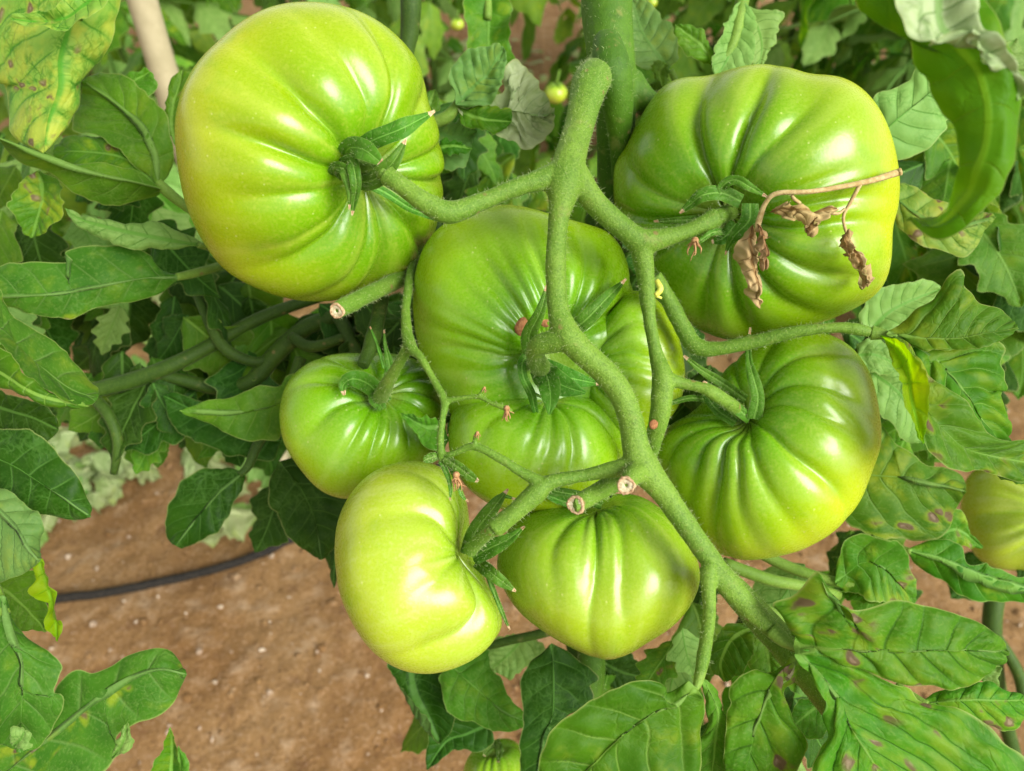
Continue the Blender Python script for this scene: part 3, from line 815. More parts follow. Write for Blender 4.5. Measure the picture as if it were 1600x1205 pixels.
# ------------------------------------------------------------------ main plant stem and the branched truss stalk
plant = empty('tomato_plant', G(950, 1400), 'main tomato plant with thick hairy stem at top centre and leaves round the cluster', 'plant')
main = [pxtube([(948, -120, .330, 40), (948, 0, .325, 40), (953, 70, .322, 38), (958, 130, .322, 35), (962, 200, .326, 31), (958, 260, .335, 25), (952, 330, .345, 22), (950, 480, .365, 22), (940, 700, .385, 22), (925, 1000, .40, 22), (910, 1500, .42, 24)], 8, 20),
        pxtube([(985, 120, .325, 18), (1000, 150, .325, 22), (1030, 175, .335, 20), (1100, 215, .37, 16), (1180, 260, .40, 14)], 6, 14),
        pxtube([(948, 62, .302, 22), (955, 105, .296, 30), (964, 160, .302, 26), (968, 215, .312, 18), (966, 280, .325, 10)], 6, 14)]
stem_me = remeshed('stem', main, 0.0008, 8)
stem_o = link('stem', stem_me, plant, MAT['stem_main'])
hv, hf = hairs_geo(stem_me, 2600, 0.0006, 0.0028, 0.00005)
tag(link('hairs', mesh('hairs', hv, hf), stem_o, MAT['hair']), kind='stuff')

truss = empty('fruit_stalk', P(930, 125, .29), 'branched hairy green stalk that carries the seven big tomatoes', 'stalk')
T = [
    [(945, 90, .318, 22), (935, 115, .300, 26), (922, 130, .286, 29), (913, 165, .278, 25), (903, 205, .272, 24), (890, 248, .263, 26), (882, 285, .260, 30), (877, 320, .258, 20), (872, 355, .257, 16), (868, 420, .254, 16), (872, 480, .252, 17), (886, 522, .250, 22), (912, 552, .250, 21), (945, 582, .250, 20), (970, 615, .250, 19), (985, 655, .250, 19), (994, 700, .250, 22), (1003, 728, .250, 27), (1035, 768, .250, 20), (1070, 818, .250, 18), (1110, 874, .250, 18), (1130, 905, .249, 20), (1180, 958, .250, 17), (1218, 994, .2490, 13), (1240, 1012, .2490, 8), (1250, 1020, .2495, 4)],
    [(890, 264, .262, 25), (850, 280, .259, 18), (810, 292, .257, 14), (750, 316, .255, 14.5), (702, 332, .252, 18), (662, 315, .250, 16.5), (628, 291, .250, 15.5), (604, 273, .251, 17)],
    [(604, 273, .252, 12), (586, 266, .259, 11), (566, 260, .270, 13), (550, 257, .286, 20)],
    [(895, 272, .262, 25), (935, 322, .266, 18), (982, 364, .270, 18), (1008, 377, .272, 20), (1060, 366, .272, 13), (1098, 351, .272, 14.5), (1118, 341, .273, 17)],
    [(1118, 341, .273, 13), (1140, 333, .280, 13), (1160, 328, .292, 15)],
    [(1000, 377, .272, 19), (1008, 425, .274, 15), (1015, 500, .275, 10.5), (1026, 555, .274, 11.5), (1035, 592, .272, 16), (1031, 645, .273, 16), (1021, 690, .279, 13), (1010, 730, .290, 11)],
    [(1036, 590, .272, 12), (1065, 599, .272, 8.5), (1095, 606, .271, 9), (1115, 615, .271, 12), (1140, 632, .276, 11), (1168, 655, .292, 11)],
    [(884, 528, .250, 20), (860, 535, .252, 18), (842, 541, .255, 16), (836, 556, .264, 14), (845, 575, .280, 16)],
    [(1000, 728, .250, 23), (965, 733, .250, 15), (918, 742, .250, 10), (862, 753, .250, 12), (838, 770, .250, 16), (805, 800, .250, 14), (772, 826, .251, 15.5)],
    [(772, 826, .251, 11), (752, 842, .258, 11), (735, 858, .268, 13)],
    [(848, 755, .250, 10), (815, 738, .251, 8), (780, 716, .252, 7.5), (742, 698, .254, 7), (715, 706, .256, 5.5), (690, 716, .258, 6)],
    [(742, 698, .254, 5), (742, 686, .253, 3.5), (746, 676, .252, 4)],
    [(692, 722, .258, 6.5), (688, 690, .258, 6), (691, 655, .259, 6), (694, 627, .262, 7), (678, 595, .266, 6), (658, 560, .270, 6.5), (642, 542, .275, 10), (634, 505, .285, 8), (638, 450, .300, 7), (648, 395, .325, 7)],
    [(641, 538, .276, 10), (622, 570, .284, 9.5), (606, 598, .294, 11), (594, 622, .312, 13)],
    [(694, 627, .262, 6), (722, 622, .260, 4.5), (748, 620, .258, 4.5), (770, 631, .256, 4), (790, 638, .255, 4.5), (800, 643, .255, 3)],
    [(748, 620, .258, 4), (752, 612, .257, 3), (757, 606, .256, 4)],
    [(1000, 735, .248, 20), (988, 745, .243, 16), (980, 756, .238, 13.5), (978, 759, .2365, 13)],
    [(985, 742, .262, 14), (955, 758, .258, 15), (928, 772, .250, 14.5), (902, 787, .2425, 14), (899, 789, .2415, 13.5)],
    [(1112, 870, .252, 13), (1108, 890, .247, 14), (1107, 915, .246, 13), (1108, 955, .246, 10), (1103, 1005, .247, 11), (1095, 1046, .2465, 9), (1088, 1070, .2455, 5)],
    [(1120, 890, .254, 17), (1160, 935, .256, 22), (1210, 990, .258, 24), (1255, 1045, .262, 25), (1300, 1100, .270, 24), (1360, 1190, .285, 22)],
    [(1022, 430, .284, 12), (1042, 465, .286, 13), (1066, 510, .286, 13.5), (1086, 540, .284, 15), (1120, 545, .281, 12), (1180, 534, .277, 11), (1240, 519, .272, 9.5), (1310, 512, .268, 8.5), (1355, 518, .2665, 9), (1392, 527, .268, 5)],
]
truss_me = remeshed('branch', [pxtube(t, 6, 14) for t in T], 0.00055, 5)
truss_o = link('branch', truss_me, truss, MAT['stem'])
hv, hf = hairs_geo(truss_me, 15000, 0.0003, 0.0020, 0.00004)
tag(link('hairs', mesh('hairs', hv, hf), truss_o, MAT['hair']), kind='stuff')
back = remeshed('cut_stub', [pxtube([(672, 405, .345, 13), (640, 425, .325, 13), (605, 446, .308, 13.5), (570, 463, .292, 14), (545, 476, .282, 13.5), (527, 485, .276, 12)], 6, 16)], 0.0006, 3)
bo = link('cut_stub', back, truss, MAT['stem']); bo['label'] = 'cut leaf stub under the upper left tomato'
hv, hf = hairs_geo(back, 900, 0.0005, 0.002, 0.00004); tag(link('hairs', mesh('hairs', hv, hf), bo, MAT['hair']), kind='stuff')
rod = remeshed('petiole', [pxtube([(598, 462, .335, 12), (590, 500, .330, 12), (578, 545, .322, 12), (566, 572, .316, 10)], 6, 12)], 0.0006, 3)
link('petiole', rod, plant, MAT['stem_dark'])

def cut_face(px, py, d, r, ddir, parent):
    """pale round cut end with a raised dried rim and a hollow pith; ddir points out of the stub"""
    c = P(px, py, d); n = np.array(ddir, float); n /= np.linalg.norm(n)
    a = np.cross(n, [0.2, 0.4, 0.9]); a /= np.linalg.norm(a); b = np.cross(n, a)
    R = r / 800 * HALF * d
    rings = [(0.0, -0.30), (0.16, -0.30), (0.26, 0.02), (0.55, 0.07), (0.76, 0.02), (0.86, 0.14), (1.0, 0.10), (1.07, -0.05), (1.02, -0.30)]
    n_ = 28; V = []; rng = np.random.RandomState(int(px))
    for (rr, hh) in rings:
        for k in range(n_):
            t = 2 * math.pi * k / n_
            w_ = 1 + 0.05 * math.sin(3 * t + px) + 0.05 * rng.randn()
            V.append(c + R * rr * w_ * (math.cos(t) * a + math.sin(t) * b) + n * R * (hh + 0.04 * rng.randn()))
    F = []; m_ = []
    for i in range(len(rings) - 1):
        for k in range(n_):
            F.append((i * n_ + k, i * n_ + (k + 1) % n_, (i + 1) * n_ + (k + 1) % n_, (i + 1) * n_ + k)); m_.append(1 if (i >= 4 or i < 1) else 0)
    me = mesh('cut_end', V, F)
    me.materials.append(MAT['cut']); me.materials.append(MAT['cut_rim'])
    me.polygons.foreach_set('material_index', np.array(m_, dtype=np.int32))
    o = bpy.data.objects.new('cut_end', me); COL.objects.link(o); o.parent = parent
    return o
cut_face(978, 759, .2362, 13.5, P(970, 775, .222) - P(985, 745, .245), truss)
cut_face(899, 789, .2412, 14, P(885, 797, .231) - P(928, 772, .250), truss)
cut_face(526, 486, .2757, 12, P(512, 493, .268) - P(560, 469, .286), bo)
v, f = blob_geo(np.zeros(3), 0.0017, 14, 8)
v = v * (1 + .25 * vnoise(v * 900, 2)[:, None]); v = P(1021, 664, .2700) + v - FWD * (v @ FWD)[:, None] * .62
link('leaf_scar', mesh('leaf_scar', v, f), truss, MAT['scar'])['label'] = 'small reddish scar on the right branch'

# dried flower remains on the stalk
def dried_flower(c, size, parent, seed, name='dried_flower', mat='petal'):
    rng = np.random.RandomState(seed); parts = []
    for k in range(9):
        d = rng.randn(3); d /= np.linalg.norm(d); d = d * 0.6 + UP * -0.7
        n = 8; t = np.linspace(0, 1, n)[:, None]
        pts = c + size * (t * d + 0.25 * np.sin(t * 5 + rng.rand(3) * 6) * rng.rand(3) * t)
        parts.append(tube_geo(pts, size * 0.11 * (1.15 - t[:, 0]), 5))
    parts.append(blob_geo(c, size * 0.25, 8, 5))
    v, f = join(parts)
    return link(name, mesh(name, v, f), parent, MAT[mat])
dried_flower(P(713, 742, .250), .0048, truss, 1)
dried_flower(P(792, 638, .254), .0042, truss, 2)
dried_flower(P(746, 676, .251), .0022, truss, 3)
dried_flower(P(757, 606, .255), .0018, truss, 4)
dried_flower(P(1086, 376, .268), .0055, truss, 5)

# ------------------------------------------------------------------ calyxes
def sep(key, spec, **kw):
    return ribbon(spec, parent=SURF[key]['o'], tomato=key, **kw)
sep('A', [(548, 236, .272, 11), (585, 218, .262, 15), (625, 202, .258, 16), (655, 187, .262, 9), (679, 174, .266, 2)])
sep('A', [(556, 284, .272, 12), (583, 282, .256, 15), (610, 258, .250, 13), (626, 234, .250, 7), (634, 218, .251, 1.5)])
sep('A', [(536, 254, .278, 12), (545, 232, .262, 16), (568, 234, .254, 17), (590, 250, .252, 9), (598, 256, .252, 1.5)])
sep('A', [(532, 262, .275, 11), (548, 252, .260, 11), (556, 285, .258, 9), (553, 315, .262, 6), (550, 337, .264, 1)])
sep('A', [(526, 284, .275, 8), (521, 264, .266, 9), (538, 266, .260, 9), (546, 298, .260, 6), (546, 327, .263, 1)])
sep('A', [(575, 288, .006, 7), (605, 303, .008, 7), (640, 325, .008, 6), (672, 338, .012, 5), (697, 346, .016, 1.5)])
sep('B', [(1158, 315, .006, 12), (1128, 302, .010, 12), (1098, 305, .013, 11), (1078, 320, .013, 7), (1062, 333, .012, 1.5)])
sep('B', [(1150, 318, .005, 9), (1128, 296, .009, 8), (1146, 281, .010, 8), (1172, 293, .007, 7), (1199, 308, .005, 1.5)])
sep('B', [(1172, 318, .005, 13), (1170, 345, .009, 14), (1148, 368, .010, 9), (1138, 385, .008, 4), (1133, 398, .006, 1)])
sep('B', [(1120, 352, .006, 8), (1085, 344, .010, 7), (1050, 345, .011, 5), (1022, 346, .011, 1.5)])
sep('B', [(1128, 362, .012, 6), (1112, 364, .018, 5), (1095, 376, .020, 4), (1089, 382, .020, 1.5)])
sep('B', [(1150, 350, .004, 12), (1130, 372, .006, 10), (1112, 378, .006, 3)])
sep('C', [(842, 575, .004, 14), (826, 530, .010, 13), (842, 492, .012, 9), (850, 468, .011, 6), (854, 446, .010, 1.5)])
sep('C', [(880, 528, .006, 12), (915, 500, .010, 13), (948, 466, .011, 10), (978, 436, .011, 1.5)])
sep('C', [(838, 548, .006, 11), (817, 565, .011, 8), (818, 590, .013, 7), (830, 615, .013, 7), (836, 640, .011, 5), (845, 667, .010, 1.5)])
sep('C', [(850, 575, .005, 16), (880, 588, .010, 17), (915, 596, .010, 9), (938, 600, .008, 2)])
sep('C', [(840, 572, .286, 16), (858, 592, .277, 22), (888, 606, .275, 15), (915, 614, .275, 2)], tip=False)
sep('C', [(848, 572, .284, 14), (857, 598, .274, 18), (860, 622, .270, 14), (858, 648, .268, 2)], tip=False)
sep('J', [(772, 1158, .006, 6), (765, 1168, .010, 7), (756, 1182, .012, 2)])
sep('J', [(774, 1156, .006, 6), (780, 1172, .010, 7), (778, 1192, .012, 2)])
sep('C', [(832, 614, .013, 3), (845, 620, .012, 2), (860, 628, .011, 1)], hair=10)
sep('D', [(600, 628, .005, 10), (578, 602, .012, 15), (552, 592, .014, 13), (536, 602, .010, 8), (538, 618, .007, 2)])
sep('D', [(604, 612, .006, 15), (590, 622, .010, 15), (598, 640, .007, 6)], tip=False)
sep('D', [(606, 600, .010, 8), (608, 570, .014, 7), (602, 540, .018, 3), (600, 515, .02, 1)])
sep('D', [(600, 575, .02, 3), (590, 540, .03, 2.5), (578, 510, .034, 1)], hair=0)
sep('E', [(730, 866, .006, 12), (742, 832, .012, 13), (766, 800, .016, 11), (783, 778, .017, 6), (794, 764, .017, 1.5)])
sep('E', [(738, 872, .008, 13), (766, 856, .016, 15), (795, 842, .022, 9), (820, 822, .026, 1.5)])
sep('E', [(745, 878, .006, 10), (765, 894, .012, 11), (788, 912, .014, 8), (806, 924, .014, 1.5)])
sep('E', [(738, 822, .010, 5), (760, 795, .014, 5), (782, 776, .016, 4), (806, 780, .016, 1.5)])
sep('E', [(760, 895, .008, 4), (774, 930, .008, 4), (788, 965, .008, 3), (797, 984, .008, 1)])
sep('F', [(940, 790, .004, 7), (905, 775, .010, 8), (870, 768, .012, 7), (840, 757, .014, 1.5)])
sep('F', [(900, 790, .004, 6), (870, 780, .008, 7), (845, 770, .010, 2)])
sep('F', [(950, 775, .006, 6), (962, 755, .012, 6), (972, 735, .014, 2)])
sep('G', [(1178, 655, .004, 12), (1184, 622, .010, 11), (1176, 588, .014, 9), (1169, 555, .016, 5), (1172, 512, .016, 1.5)])
sep('G', [(1172, 655, .006, 9), (1148, 636, .014, 9), (1118, 612, .020, 7), (1098, 596, .022, 2)])
sep('G', [(1150, 660, .004, 9), (1120, 640, .008, 8), (1102, 615, .014, 6), (1098, 598, .018, 2)])
sep('G', [(1108, 625, .008, 5), (1080, 622, .014, 5), (1055, 628, .018, 4), (1040, 634, .019, 1.5)])
sep('G', [(1165, 625, .006, 8), (1130, 600, .012, 8), (1095, 578, .016, 6), (1068, 556, .016, 2)])
rb = dict(parent=truss)
ribbon([(694, 716, .256, 8), (715, 730, .252, 9), (735, 745, .250, 8), (748, 752, .249, 2)], **rb)
ribbon([(690, 720, .257, 6), (700, 745, .252, 4), (704, 765, .251, 3), (703, 782, .251, 1)], **rb)
ribbon([(700, 720, .257, 5), (715, 755, .252, 3), (722, 775, .252, 3), (732, 784, .252, 1)], **rb)
ribbon([(685, 712, .258, 6), (672, 716, .257, 8), (662, 720, .256, 4)], tip=False, **rb)

def scar(px, py, key, rx, ry):
    n = 14; V = [P(px, py, surf(key, px, py) - .0009)]
    for k in range(n):
        t = 2 * math.pi * k / n; q = 1 + .15 * math.sin(3 * t + px)
        a, b = px + rx * q * math.cos(t), py + ry * q * math.sin(t)
        V.append(P(a, b, surf(key, a, b) - .0004))
    for k in range(n):
        t = 2 * math.pi * k / n; a, b = px + 1.15 * rx * math.cos(t), py + 1.15 * ry * math.sin(t)
        V.append(P(a, b, surf(key, a, b) + .001))
    F = [(0, 1 + k, 1 + (k + 1) % n) for k in range(n)] + [(1 + k, 1 + n + k, 1 + n + (k + 1) % n, 1 + (k + 1) % n) for k in range(n)]
    o = link('corky_scar', mesh('corky_scar', V, F), SURF[key]['o'], MAT['scar'])
scar(816, 512, 'C', 11, 15); scar(852, 505, 'C', 9, 6)
v, f = join([pxtube([(1026, 438, .256, 4), (1032, 452, .255, 5), (1024, 462, .255, 4)], 4, 8), pxtube([(1024, 462, .255, 3), (1034, 466, .255, 2)], 3, 6)])
tag(link('petal_scrap', mesh('petal_scrap', v, f), None, MAT['bit']), 'tiny bright yellow petal scrap stuck on the right branch of the stalk', 'petal')

# ------------------------------------------------------------------ withered brown leaf lying over tomato B
wl_ = empty('withered_leaf', P(1405, 268, .25), 'withered brown curled leaf on a thin dry stalk hanging over the upper right tomato', 'dry leaf')
def ds(px, py, o=.006): return surf('B', px, py) - o
st1 = [(1408, 268, .262, 6), (1395, 272, .262, 5.5), (1350, 285, ds(1350, 285), 4.5), (1270, 299, ds(1270, 299), 4), (1215, 302, ds(1215, 302, .008), 4), (1196, 318, ds(1196, 318, .009), 4), (1186, 345, ds(1186, 345, .011), 5), (1182, 362, ds(1182, 362, .012), 4)]
st2 = [(1345, 286, ds(1345, 286), 3.5), (1328, 318, ds(1328, 318), 3), (1318, 338, ds(1318, 338), 2.5), (1322, 362, ds(1322, 362), 2.5), (1334, 388, ds(1334, 388), 2.5)]
st3 = [(1235, 300, ds(1235, 300), 2.5), (1240, 310, ds(1240, 310), 3), (1250, 318, ds(1250, 318), 3)]
st4 = [(1320, 326, ds(1320, 326), 2), (1308, 334, ds(1308, 334), 2.5), (1285, 330, ds(1285, 330), 3)]
v, f = join([pxtube(s_, 6, 8) for s_ in (st1, st2, st3, st4)])
sk = link('dry_stalk', mesh('dry_stalk', v, f), wl_, MAT['dry_stalk'])
hv, hf = hairs_geo(sk.data, 260, .0004, .0013, .00004); tag(link('hairs', mesh('hairs', hv, hf), sk, MAT['hair']), kind='stuff')
def dry(mid, L, R, **kw):
    kw = {**dict(nu=64, nv=18, amp=.0008, rough=.0042, ruffle=.0025, camber=.003, veins=6), **kw}
    return leaf([(a, b, ds(a, b, o)) for a, b, o in mid], L, R, 'withered', wl_, name='crumpled_blade', **kw)
dry([(1180, 350, .012), (1172, 395, .012), (1180, 440, .010), (1183, 476, .008)], [(1158, 375), (1144, 400), (1152, 412), (1160, 440), (1172, 470)], [(1186, 385), (1184, 405), (1180, 420), (1190, 450), (1190, 465)])
dry([(1182, 352, .012), (1192, 385, .013), (1194, 405, .011), (1190, 422, .009)], [(1182, 370), (1183, 392), (1185, 412)], [(1199, 368), (1198, 385), (1197, 410)], rough=.003)
dry([(1205, 331, .006), (1232, 326, .010), (1265, 330, .010), (1302, 330, .006)], [(1222, 322), (1228, 314), (1245, 314), (1262, 322), (1285, 326)], [(1220, 334), (1240, 344), (1252, 342), (1262, 350), (1280, 345), (1292, 338)])
dry([(1272, 336, .009), (1270, 348, .009), (1262, 358, .008), (1258, 364, .006)], [(1262, 342), (1260, 352)], [(1280, 346), (1276, 358)], rough=.002, nu=30, nv=8)
dry([(1337, 384, .008), (1342, 405, .010), (1352, 425, .010), (1350, 448, .006)], [(1330, 395), (1334, 415), (1346, 430), (1340, 440)], [(1346, 392), (1352, 408), (1362, 422), (1366, 432)], rough=.003)
dry([(1322, 364, .007), (1318, 376, .008), (1322, 390, .008), (1326, 398, .006)], [(1316, 372), (1316, 388)], [(1328, 372), (1328, 384)], rough=.0018, nu=30, nv=8)

# ------------------------------------------------------------------ leaves traced one by one
def petiole(spec, parent, mat='stem_pale', seg=10, name='petiole'):
    v, f = pxtube(spec, 6, seg)
    return link(name, mesh(name, v, f), parent, MAT[mat])
def compound(parent, spec, mat='stem_pale', label=None):
    """a compound leaf: its stalk is the part, its leaflets are the sub-parts"""
    o = petiole(spec, parent, mat, name='leaf')
    if label: o['label'] = label
    return o

lplant = empty('tomato_plant', G(-160, 900), 'tomato plant at the left edge with spotted and curling broad leaves', 'plant')
# spotted pale underside, top left
c = compound(lplant, [(160, -90, .335, 9), (140, -40, .335, 8), (122, 30, .336, 6)], label='large pale leaf with small brown spots at the top left corner')
leaf([(128, -60, .335), (118, 20, .336), (100, 90, .337), (98, 140, .338), (78, 190, .338), (68, 240, .335)],
     [(20, -60, .012), (-60, 20, .02), (-70, 90, .02), (-5, 125, .016), (8, 150, .012), (13, 185, .010), (16, 205, .008), (38, 226, .006)],
     [(190, -40, .012), (188, 0, .014), (180, 35, .014), (172, 62, .014), (158, 92, .014), (137, 112, .012), (128, 140, .010), (120, 165, .008), (104, 202, .006)], 'leaf_under_spot', c, camber=.003, veins=6, nu=70, nv=14)
leaf([(160, -30, .318), (130, 0, .316), (95, 22, .316), (50, 30, .317), (16, 30, .318)],
     [(130, -40), (105, -5), (80, 14), (40, 20), (22, 20)], [(170, 0), (128, 32), (92, 44), (50, 42), (24, 34)], 'leaf_under_spot', c, camber=-.003, nu=36, nv=7)
# broad dark leaf of three lobes
c = compound(lplant, [(330, 345, .375, 9), (290, 322, .368, 8), (262, 300, .364, 9), (246, 285, .362, 8)], label='broad three lobed leaf beside the big upper left tomato')
leaf([(248, 290, .362), (240, 235, .360), (215, 192, .360), (178, 158, .364), (130, 126, .372)],
     [(225, 268), (182, 232), (150, 208, .012), (112, 203, .014), (114, 185, .014), (124, 158, .012)],
     [(268, 268), (272, 235), (262, 196), (248, 168), (230, 146), (202, 127), (170, 115), (147, 117)], 'leaf', c, dl=.004, dr=.010, camber=-.006, veins=6, nu=70, nv=14)
leaf([(244, 290, .363), (200, 250, .366), (150, 238, .370), (82, 236, .376)], [(215, 232), (165, 212), (120, 213), (90, 226)], [(215, 280), (160, 268), (118, 260), (88, 248)], 'leaf_tip', c, dl=.006, dr=.002)
leaf([(252, 296, .360), (200, 282, .348), (140, 268, .340), (70, 245, .334), (-6, 214, .330)],
     [(215, 268), (160, 257), (100, 252), (55, 236), (20, 220)], [(245, 306), (205, 314), (155, 322), (118, 304), (105, 288), (78, 272), (40, 262), (15, 240)], 'leaf', c, dl=.006, dr=.012, camber=-.002, veins=7, nu=66, amp=.0005)
leaf([(175, 170, .385), (205, 130, .385), (235, 112, .385)], [(180, 130), (210, 112), (228, 106)], [(215, 170), (240, 145), (243, 122)], 'leaf', c, nu=24, nv=6)
leaf([(275, 230, .37), (268, 180, .372), (285, 110, .375)], [(258, 200), (258, 160), (265, 125)], [(285, 200), (295, 160), (300, 118)], 'leaf_tip', c, nu=24, nv=6)
# small hanging leaf
c = compound(lplant, [(105, 262, .372, 5), (80, 265, .365, 5), (62, 272, .360, 5)])
leaf([(62, 268, .360), (58, 300, .356), (52, 335, .356), (50, 372, .362)], [(35, 282), (12, 318), (26, 345), (34, 364)], [(92, 284), (98, 316), (90, 342), (66, 364)], 'leaf_tip', c, camber=-.004)
# light lanceolate leaf
c = compound(lplant, [(345, 392, .37, 5), (325, 386, .355, 5), (310, 383, .350, 5)])
leaf([(318, 384, .352), (250, 374, .344), (180, 360, .340), (130, 345, .338), (101, 325, .338)], [(285, 386), (245, 388), (192, 388), (160, 376), (122, 354)], [(290, 366), (250, 350), (205, 344), (152, 345), (122, 334)], 'leaf_under', c, camber=.002, dr=.004)
# long dark leaf pointing left
c = compound(lplant, [(355, 412, .385, 7), (330, 420, .372, 7), (300, 428, .362, 7), (276, 433, .356, 6)], label='long green leaf pointing left off the picture edge')
leaf([(280, 433, .356), (220, 436, .348), (140, 452, .340), (60, 462, .335), (-60, 470, .332)],
     [(262, 450), (236, 465), (195, 474), (150, 481), (108, 498), (60, 496), (15, 480), (-40, 474)],
     [(256, 426), (246, 414), (230, 391), (168, 385), (106, 390), (101, 399), (108, 407), (55, 410), (0, 416), (-45, 440)], 'leaf_dim', c, dl=.008, dr=.006, camber=-.003, veins=8, nu=70, nv=13)
# rolled broad leaf
c = compound(lplant, [(-120, 470, .30, 9), (-60, 500, .30, 8)], label='broad leaf with its pale lower edge rolled up at the left edge')
leaf([(-70, 480, .300), (0, 510, .296), (60, 555, .292), (110, 600, .292), (153, 622, .298)],
     [(-60, 520, .0), (-10, 530, -.002), (30, 574, -.006), (70, 608, -.008), (105, 630, -.006), (140, 634, -.002)],
     [(-30, 440), (0, 450), (15, 478), (32, 502), (70, 526), (102, 546), (122, 572), (138, 596), (152, 608)], 'leaf_dim', c, dr=.010, camber=-.004, veins=6, nu=66, nv=13)
leaf([(-30, 530, .290), (20, 575, .284), (70, 618, .284), (138, 636, .292)], [(-20, 590), (30, 610), (75, 632), (110, 638)], [(-5, 540), (32, 572), (75, 607), (112, 628)], 'leaf_yellow', c, nu=34, nv=6, camber=.002, trans=.3) if False else \
leaf([(-30, 560, .290), (20, 592, .284), (70, 620, .284), (140, 635, .292)], [(-20, 600), (30, 612), (75, 633), (110, 638)], [(-5, 540), (32, 572), (75, 607), (112, 628)], 'leaf_bright', c, nu=34, nv=6, camber=.002)
# dark pair below it
c = compound(lplant, [(-140, 690, .33, 9), (-70, 690, .325, 8), (-40, 700, .322, 7)], label='wide dark leaf with two lobes at the left edge above the soil')
leaf([(-60, 620, .336), (0, 640, .332), (50, 655, .332), (92, 672, .336)], [(-30, 690), (20, 692), (70, 692), (84, 684)], [(-30, 590), (0, 606), (42, 624), (72, 636), (88, 655)], 'leaf_dark', c, camber=-.003)
leaf([(-70, 690, .322), (0, 722, .316), (60, 758, .314), (105, 785, .316), (142, 808, .322)],
     [(-60, 780), (0, 796), (55, 803), (90, 808), (118, 813)], [(-40, 660), (0, 672), (42, 670), (72, 690), (102, 720), (122, 747), (139, 786)], 'leaf_dark', c, dl=.006, dr=.006, camber=-.003, veins=7, nu=66, nv=13)
c = compound(lplant, [(-120, 720, .30, 8), (-60, 745, .300, 8), (-30, 770, .300, 7)])
leaf([(-50, 755, .300), (0, 802, .298), (35, 845, .298), (62, 878, .302)], [(-60, 840), (-20, 908), (20, 904), (46, 890)], [(-20, 745), (0, 762), (60, 798), (64, 835), (63, 862)], 'leaf_blue', c, dl=.006, dr=.008, camber=-.003)
leaf([(-30, 905, .325), (0, 925, .322), (35, 955, .322), (72, 988, .326)], [(-40, 985), (0, 998), (32, 986), (55, 985)], [(-10, 900), (20, 898), (55, 888), (70, 930), (78, 965)], 'leaf', c, camber=-.003)
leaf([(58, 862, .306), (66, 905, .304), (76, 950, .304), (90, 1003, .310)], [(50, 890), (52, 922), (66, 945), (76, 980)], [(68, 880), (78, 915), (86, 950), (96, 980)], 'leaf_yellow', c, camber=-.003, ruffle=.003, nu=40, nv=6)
# bottom left
c = compound(lplant, [(-80, 840, .30, 9), (-20, 900, .296, 9), (8, 960, .290, 8)], label='mottled leaf with a brownish wavy edge at the bottom left corner')
leaf([(4, 930, .290), (22, 1000, .284), (27, 1060, .282), (28, 1110, .284), (32, 1176, .292)],
     [(-60, 960), (-90, 1030), (-90, 1100), (-60, 1165), (0, 1165)], [(20, 978, .008), (25, 985), (45, 1002), (84, 1020), (99, 1046), (86, 1082), (99, 1092), (92, 1125), (62, 1166)], 'leaf_dim', c, dl=.004, dr=.008, camber=-.004, veins=6, nu=72, nv=14)
leaf([(22, 1165, .280), (32, 1155, .277), (40, 1140, .278)], [(15, 1155), (20, 1140), (32, 1134)], [(45, 1170), (50, 1158), (46, 1142)], 'leaf_under', c, nu=16, nv=4)
c = compound(lplant, [(-90, 1330, .30, 9), (-40, 1260, .302, 8)], label='dark blotched leaf reaching over the bare soil at the bottom left')
leaf([(-50, 1262, .302), (60, 1160, .300), (130, 1105, .300), (200, 1060, .302), (250, 1046, .305), (292, 1054, .310)],
     [(-40, 1170), (40, 1125), (96, 1066), (120, 1047), (146, 1052), (190, 1030), (236, 1014), (262, 1017), (278, 1036)],
     [(40, 1290), (150, 1215), (172, 1196), (184, 1172), (182, 1150), (202, 1133), (240, 1122), (272, 1098), (284, 1076)], 'leaf_dim', c, dl=.008, dr=.008, camber=-.005, veins=7, nu=80, nv=15)
leaf([(175, 1185, .296), (192, 1160, .294), (199, 1128, .296)], [(178, 1160), (188, 1140)], [(200, 1170), (204, 1150)], 'leaf_under', c, nu=18, nv=4)
c = compound(lplant, [(285, 1280, .34, 6), (270, 1240, .34, 5)], label='small pointed young leaf standing up at the bottom edge over the soil')
leaf([(262, 1245, .34), (262, 1200, .338), (266, 1136, .335)], [(236, 1225), (248, 1180), (260, 1152)], [(285, 1225), (278, 1180), (272, 1152)], 'leaf_bright', c, camber=-.004, nu=34, nv=7)
leaf([(275, 1245, .345), (280, 1200, .343), (279, 1165, .342)], [(262, 1225), (268, 1190)], [(295, 1215), (290, 1185)], 'leaf', c, nu=24, nv=6)

